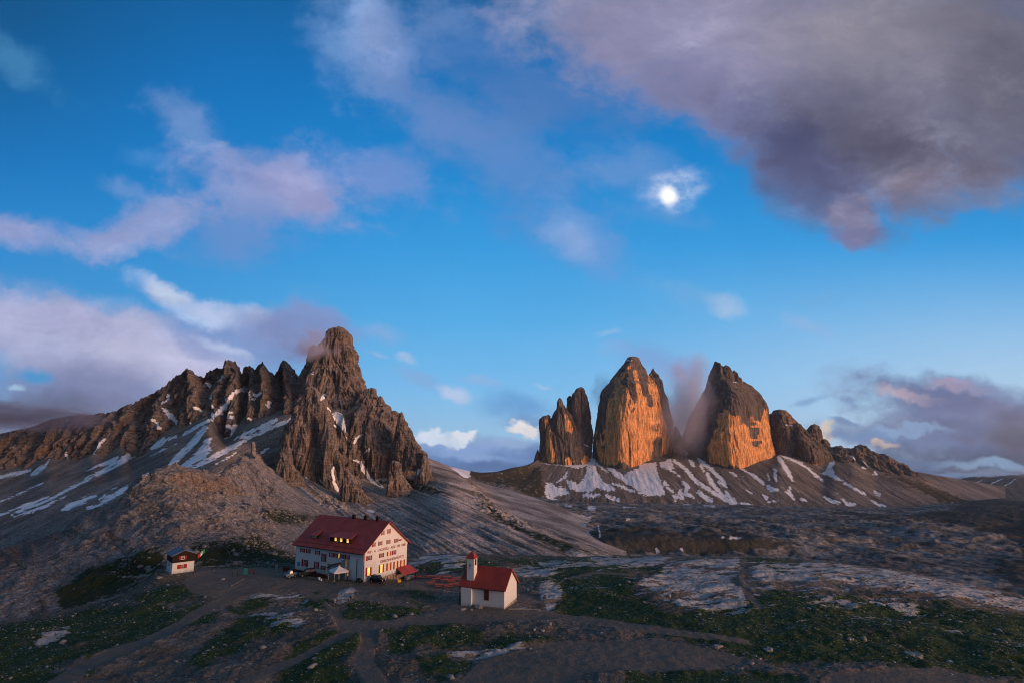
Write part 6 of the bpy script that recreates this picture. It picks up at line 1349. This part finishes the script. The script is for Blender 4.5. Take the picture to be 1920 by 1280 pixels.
# timbers on the ground
def beam(px0, r0, px1, r1, w, lab, mat, nm='plank'):
    a_ = Vector(ground_at(px0, r0)); b2 = Vector(ground_at(px1, r1)); d = b2-a_; L_ = d.length
    mb = MB(); n = 6
    for k in range(2): mb.box(0, L_, -w/2+k*w*.52, -w/2+k*w*.52+w*.48, 0, .12)
    o = mb.build(nm, mat); o.location = a_+Vector((0, 0, .05)); o.rotation_euler = (0, -math.asin(d.z/L_), math.atan2(d.y, d.x)); tag(o, lab, 'plank'); return o
beam(955, 1141.5, 1014, 1142.5, .5, 'long pale plank lying on the ground right of the chapel', simple('weathered_timber', (.26, .24, .17), .85, var=.25))
beam(432, 1099, 458, 1084, .3, 'weathered beam edging the track between the two huts', simple('old_beam', (.18, .15, .11), .85, var=.25), 'beam')

# ------------------------------------------------------------------ loose boulders
def boulders(name, pts, mat, seed, label):
    rng = np.random.default_rng(seed)
    phi = (1+5**.5)/2
    ico = np.array([(-1,phi,0),(1,phi,0),(-1,-phi,0),(1,-phi,0),(0,-1,phi),(0,1,phi),(0,-1,-phi),(0,1,-phi),(phi,0,-1),(phi,0,1),(-phi,0,-1),(-phi,0,1)], float)/1.9
    fc = np.array([(0,11,5),(0,5,1),(0,1,7),(0,7,10),(0,10,11),(1,5,9),(5,11,4),(11,10,2),(10,7,6),(7,1,8),(3,9,4),(3,4,2),(3,2,6),(3,6,8),(3,8,9),(4,9,5),(2,4,11),(6,2,10),(8,6,7),(9,8,1)])
    N = len(pts); s = pts[:, 3]
    V = ico[None]*(1+rng.uniform(-.35, .35, (N, 12, 1)))*np.stack([rng.uniform(.7, 1.4, N), rng.uniform(.7, 1.3, N), rng.uniform(.45, .9, N)], -1)[:, None]*s[:, None, None]
    a = rng.uniform(0, 6.28, N); ca, sa = np.cos(a)[:, None], np.sin(a)[:, None]
    X_ = V[..., 0]*ca-V[..., 1]*sa; Y_ = V[..., 0]*sa+V[..., 1]*ca
    V = np.stack([X_, Y_, V[..., 2]], -1)+pts[:, None, :3]+np.array([0, 0, .15])*s[:, None, None]
    F = (fc[None]+12*np.arange(N)[:, None, None]).reshape(-1, 3)
    me = bpy.data.meshes.new(name); me.vertices.add(N*12); me.vertices.foreach_set('co', V.reshape(-1).astype(np.float32)); me.loops.add(F.size); me.loops.foreach_set('vertex_index', F.reshape(-1).astype(np.int32))
    me.polygons.add(len(F)); me.polygons.foreach_set('loop_start', np.arange(0, F.size, 3, dtype=np.int32)); me.update(calc_edges=True); me.materials.append(mat)
    o = link(bpy.data.objects.new(name, me)); tag(o, label, 'stones', None, 'stuff'); return o
def stone(name, c):
    m, t, b = new_mat(name); p = pos(t); n = t.noise(p, .8, 4, .6); f = t.noise(p, 5, 4, .65)
    cc = t.mix(t.ramp(n, .35, .65), tuple(q*.7 for q in c), c); cc = t.mix(1.0, cc, t.comb(*[t.ramp(f, .25, .75, .6, 1.3)]*3), 'MULTIPLY')
    t.put(b.inputs['Base Color'], cc); bump(t, b, f, .8, .1); return m
rng = np.random.default_rng(5)
ok = (GY > 88) & (GY < 215) & (GP > -150) & (GP < 2080)
hx_, hy_ = house_local(HUT, GX, GY); ok &= rectd(hx_, hy_, -3, 20, -4, 31) > 0; hx_, hy_ = house_local(CHAP, GX, GY); ok &= rectd(hx_, hy_, -1, 9, -1, 12) > 0; hx_, hy_ = house_local(SMALL, GX, GY); ok &= rectd(hx_, hy_, -1, 7, -1, 8) > 0
cl_ = fbm2(GX/9, GY/9, 3, 701)
wgt = np.where(ok, np.clip(cl_*1.5+.10, 0.0, 1)*(GY/120)**2, 0)
wgt = wgt*(1-.95*PATHW); wgt[:, 1:] *= 1; wf_ = wgt.reshape(-1); wf_ = wf_/wf_.sum()
ii = rng.choice(wf_.size, 9000, p=wf_)
sz = rng.pareto(2.8, 9000)*.08+.05; sz = np.minimum(sz, .7)
pts = np.stack([GX.reshape(-1)[ii]+rng.uniform(-.3, .3, 9000), GY.reshape(-1)[ii], GZ.reshape(-1)[ii], sz], -1)
boulders('boulders', pts, stone('pale_boulder', (.24, .235, .24)), 3, 'scattered pale limestone stones lying over the turf and gravel')
ok = (SPR < 1090) & (SPC > 120) & (SPC < 640) & (SY < 330); w2 = np.where(ok, np.clip(fbm3(SX/14, SY/14, SZ/14, 3, 705)*1.6+.25, 0, 1)*sst(SPC, 120, 330), 0).reshape(-1); w2[:SX.shape[1]*3] = 0; w2 /= w2.sum()
ii = rng.choice(w2.size, 9000, p=w2); sz = np.minimum(rng.pareto(2.6, 9000)*.15+.09, 1.0)
pts = np.stack([SX.reshape(-1)[ii], SY.reshape(-1)[ii], SZ.reshape(-1)[ii], sz], -1)
boulders('rubble', pts, stone('hill_rubble', (.21, .185, .175)), 4, 'angular grey rubble blocks covering the rocky hill behind the small hut')

def rock(px, row, s, lab, sd_):
    x, y, z = ground_at(px, row); bm = bmesh.new(); bmesh.ops.create_icosphere(bm, subdivisions=3, radius=1.0)
    r_ = np.random.default_rng(sd_); o3 = r_.uniform(-50, 50, 3)
    co = np.array([v.co for v in bm.verts]); n_ = noise3(co[:, 0]*.9+o3[0], co[:, 1]*.9, co[:, 2]*.9, 3)*.9+noise3(co[:, 0]*2.4, co[:, 1]*2.4+o3[1], co[:, 2]*2.4, 4)*.35
    for v, k in zip(bm.verts, n_): v.co = Vector((v.co.x*1.25, v.co.y, v.co.z*.62))*(1+float(k))*s
    me = bpy.data.meshes.new('rock'); bm.to_mesh(me); bm.free(); me.materials.append(M_RK); o = link(bpy.data.objects.new('rock', me)); o.location = (x, y, z+.1*s); o.rotation_euler = (0, 0, float(r_.uniform(0, 6)))
    tag(o, lab, 'rock', 'larger rocks on the plateau')
M_RK = stone('plateau_rock', (.27, .265, .26))
for q_ in [(867, 1142, .5, 'pale rounded rock at the foot of the chapel turret'), (898, 1138.5, .8, 'brownish rock against the long wall of the chapel'), (884, 1143, .35, 'small flat stone between the two rocks by the chapel'),
           (1345, 1212, .7, 'grey rock on dark turf near the lower right, leftmost of the big ones'), (1440, 1215, .6, 'low grey rock on the turf in the lower right, beside a pale gravel patch'), (1715, 1228, .9, 'pointed grey rock on turf at the far lower right'),
           (1782, 1236, .6, 'smaller grey rock just right of the pointed rock at the far lower right'), (418, 1086, .45, 'pale rock in the yard between the small hut and the notice board'), (316, 1096, .4, 'whitish rock on the grass just below the small hut')]:
    rock(*q_, int(q_[0]))

# ------------------------------------------------------------------ mist caught on the summits, cloud bank on the ridge
def mist(name, px, row, Y, rx, ry, rz_, dens, colr, label, nscale=4.0, th=.45, rot=0.0, seed=0.0):
    x, y, z = P(px, row, Y); sc_ = float(Y/F0)
    bm = bmesh.new(); bmesh.ops.create_icosphere(bm, subdivisions=3, radius=1.0); me = bpy.data.meshes.new(name); bm.to_mesh(me); bm.free()
    o = link(bpy.data.objects.new(name, me)); o.location = (float(x), float(y), float(z)); o.scale = (rx*sc_, rz_, ry*sc_); o.rotation_euler = (0, rot, 0)
    m = bpy.data.materials.new(name); m.use_nodes = True; t = NT(m.node_tree); t.n.clear()
    p = t.node('ShaderNodeTexCoord').outputs['Object']
    r_ = t.vm('LENGTH', p, out=1)
    n = t.noise(t.vm('ADD', p, (seed, seed*.7, 0)), nscale*.5, 4, .6)
    f = t.m('SUBTRACT', t.m('ADD', n, t.m('MULTIPLY', t.m('SUBTRACT', 1.0, r_), .55)), th+.28)
    d_ = t.m('MULTIPLY', t.m('MULTIPLY', t.ramp(f, 0.0, .30), t.ramp(r_, 1.0, .6)), dens)
    v_ = t.node('ShaderNodeVolumePrincipled'); v_.inputs['Color'].default_value = (*colr, 1); t.put(v_.inputs['Density'], d_); v_.inputs['Anisotropy'].default_value = .1
    out = t.node('ShaderNodeOutputMaterial'); t.l.new(v_.outputs[0], out.inputs['Volume']); me.materials.append(m)
    tag(o, label, 'mist', None, 'stuff'); return o
mist('mist', 1288, 765, 2440, 76, 130, 130, .017, (.84, .80, .94), 'pinkish mist drifting between the two great rock towers', 3.0, .30, .2, 3.1)
mist('mist', 1136, 735, 2500, 46, 85, 100, .014, (.72, .75, .88), 'thin veil of mist behind the left shoulder of the tallest tower', 4.0, .45, .3, 5.2)
mist('mist', 583, 648, 950, 82, 54, 60, .035, (.80, .76, .90), 'cloud wisp clinging to the summit of the pointed peak', 4.0, .44, 0, 1.7)
mist('mist', 40, 780, 1000, 250, 46, 70, .035, (.34, .33, .45), 'grey cloud bank resting on the left end of the toothed ridge', 5.0, .40, .07, 7.7)
mist('mist', 1860, 884, 6900, 190, 14, 500, .0009, (.5, .6, .75), 'low band of blue cloud across the far mountainside', 5.0, .38, .02, 9.1)
# the moon behind thin cloud
bm = bmesh.new(); bmesh.ops.create_uvsphere(bm, u_segments=32, v_segments=16, radius=1.0); me = bpy.data.meshes.new('moon'); bm.to_mesh(me); bm.free()
moon = link(bpy.data.objects.new('moon', me)); mx_, my_, mz_ = P(1253, 368, 40000.); moon.location = (float(mx_), float(my_), float(mz_)); moon.scale = (225, 225, 225)
mm = simple('moonlit_surface', (.8, .8, .8), .9, emit=(.95, .97, 1.0), es=1.6, var=.05, scale=2); mm.cycles.emission_sampling = 'NONE'; me.materials.append(mm)
me.polygons.foreach_set('use_smooth', [True]*len(me.polygons)); tag(moon, 'bright white moon glowing through thin cloud beside the big dark cloud', 'moon')

# ------------------------------------------------------------------ the air itself
hb = MB(); hb.box(-14000, 14000, -400, 13000, -1400, 460); m = bpy.data.materials.new('air'); m.use_nodes = True; t = NT(m.node_tree); t.n.clear()
v_ = t.node('ShaderNodeVolumePrincipled'); v_.inputs['Color'].default_value = (.80, .88, 1.0, 1); v_.inputs['Density'].default_value = 1.3e-5; v_.inputs['Anisotropy'].default_value = 0.0
out = t.node('ShaderNodeOutputMaterial'); t.l.new(v_.outputs[0], out.inputs['Volume'])
hz = hb.build('haze', m); tag(hz, 'thin blue evening haze filling the valleys', 'haze', None, 'stuff')
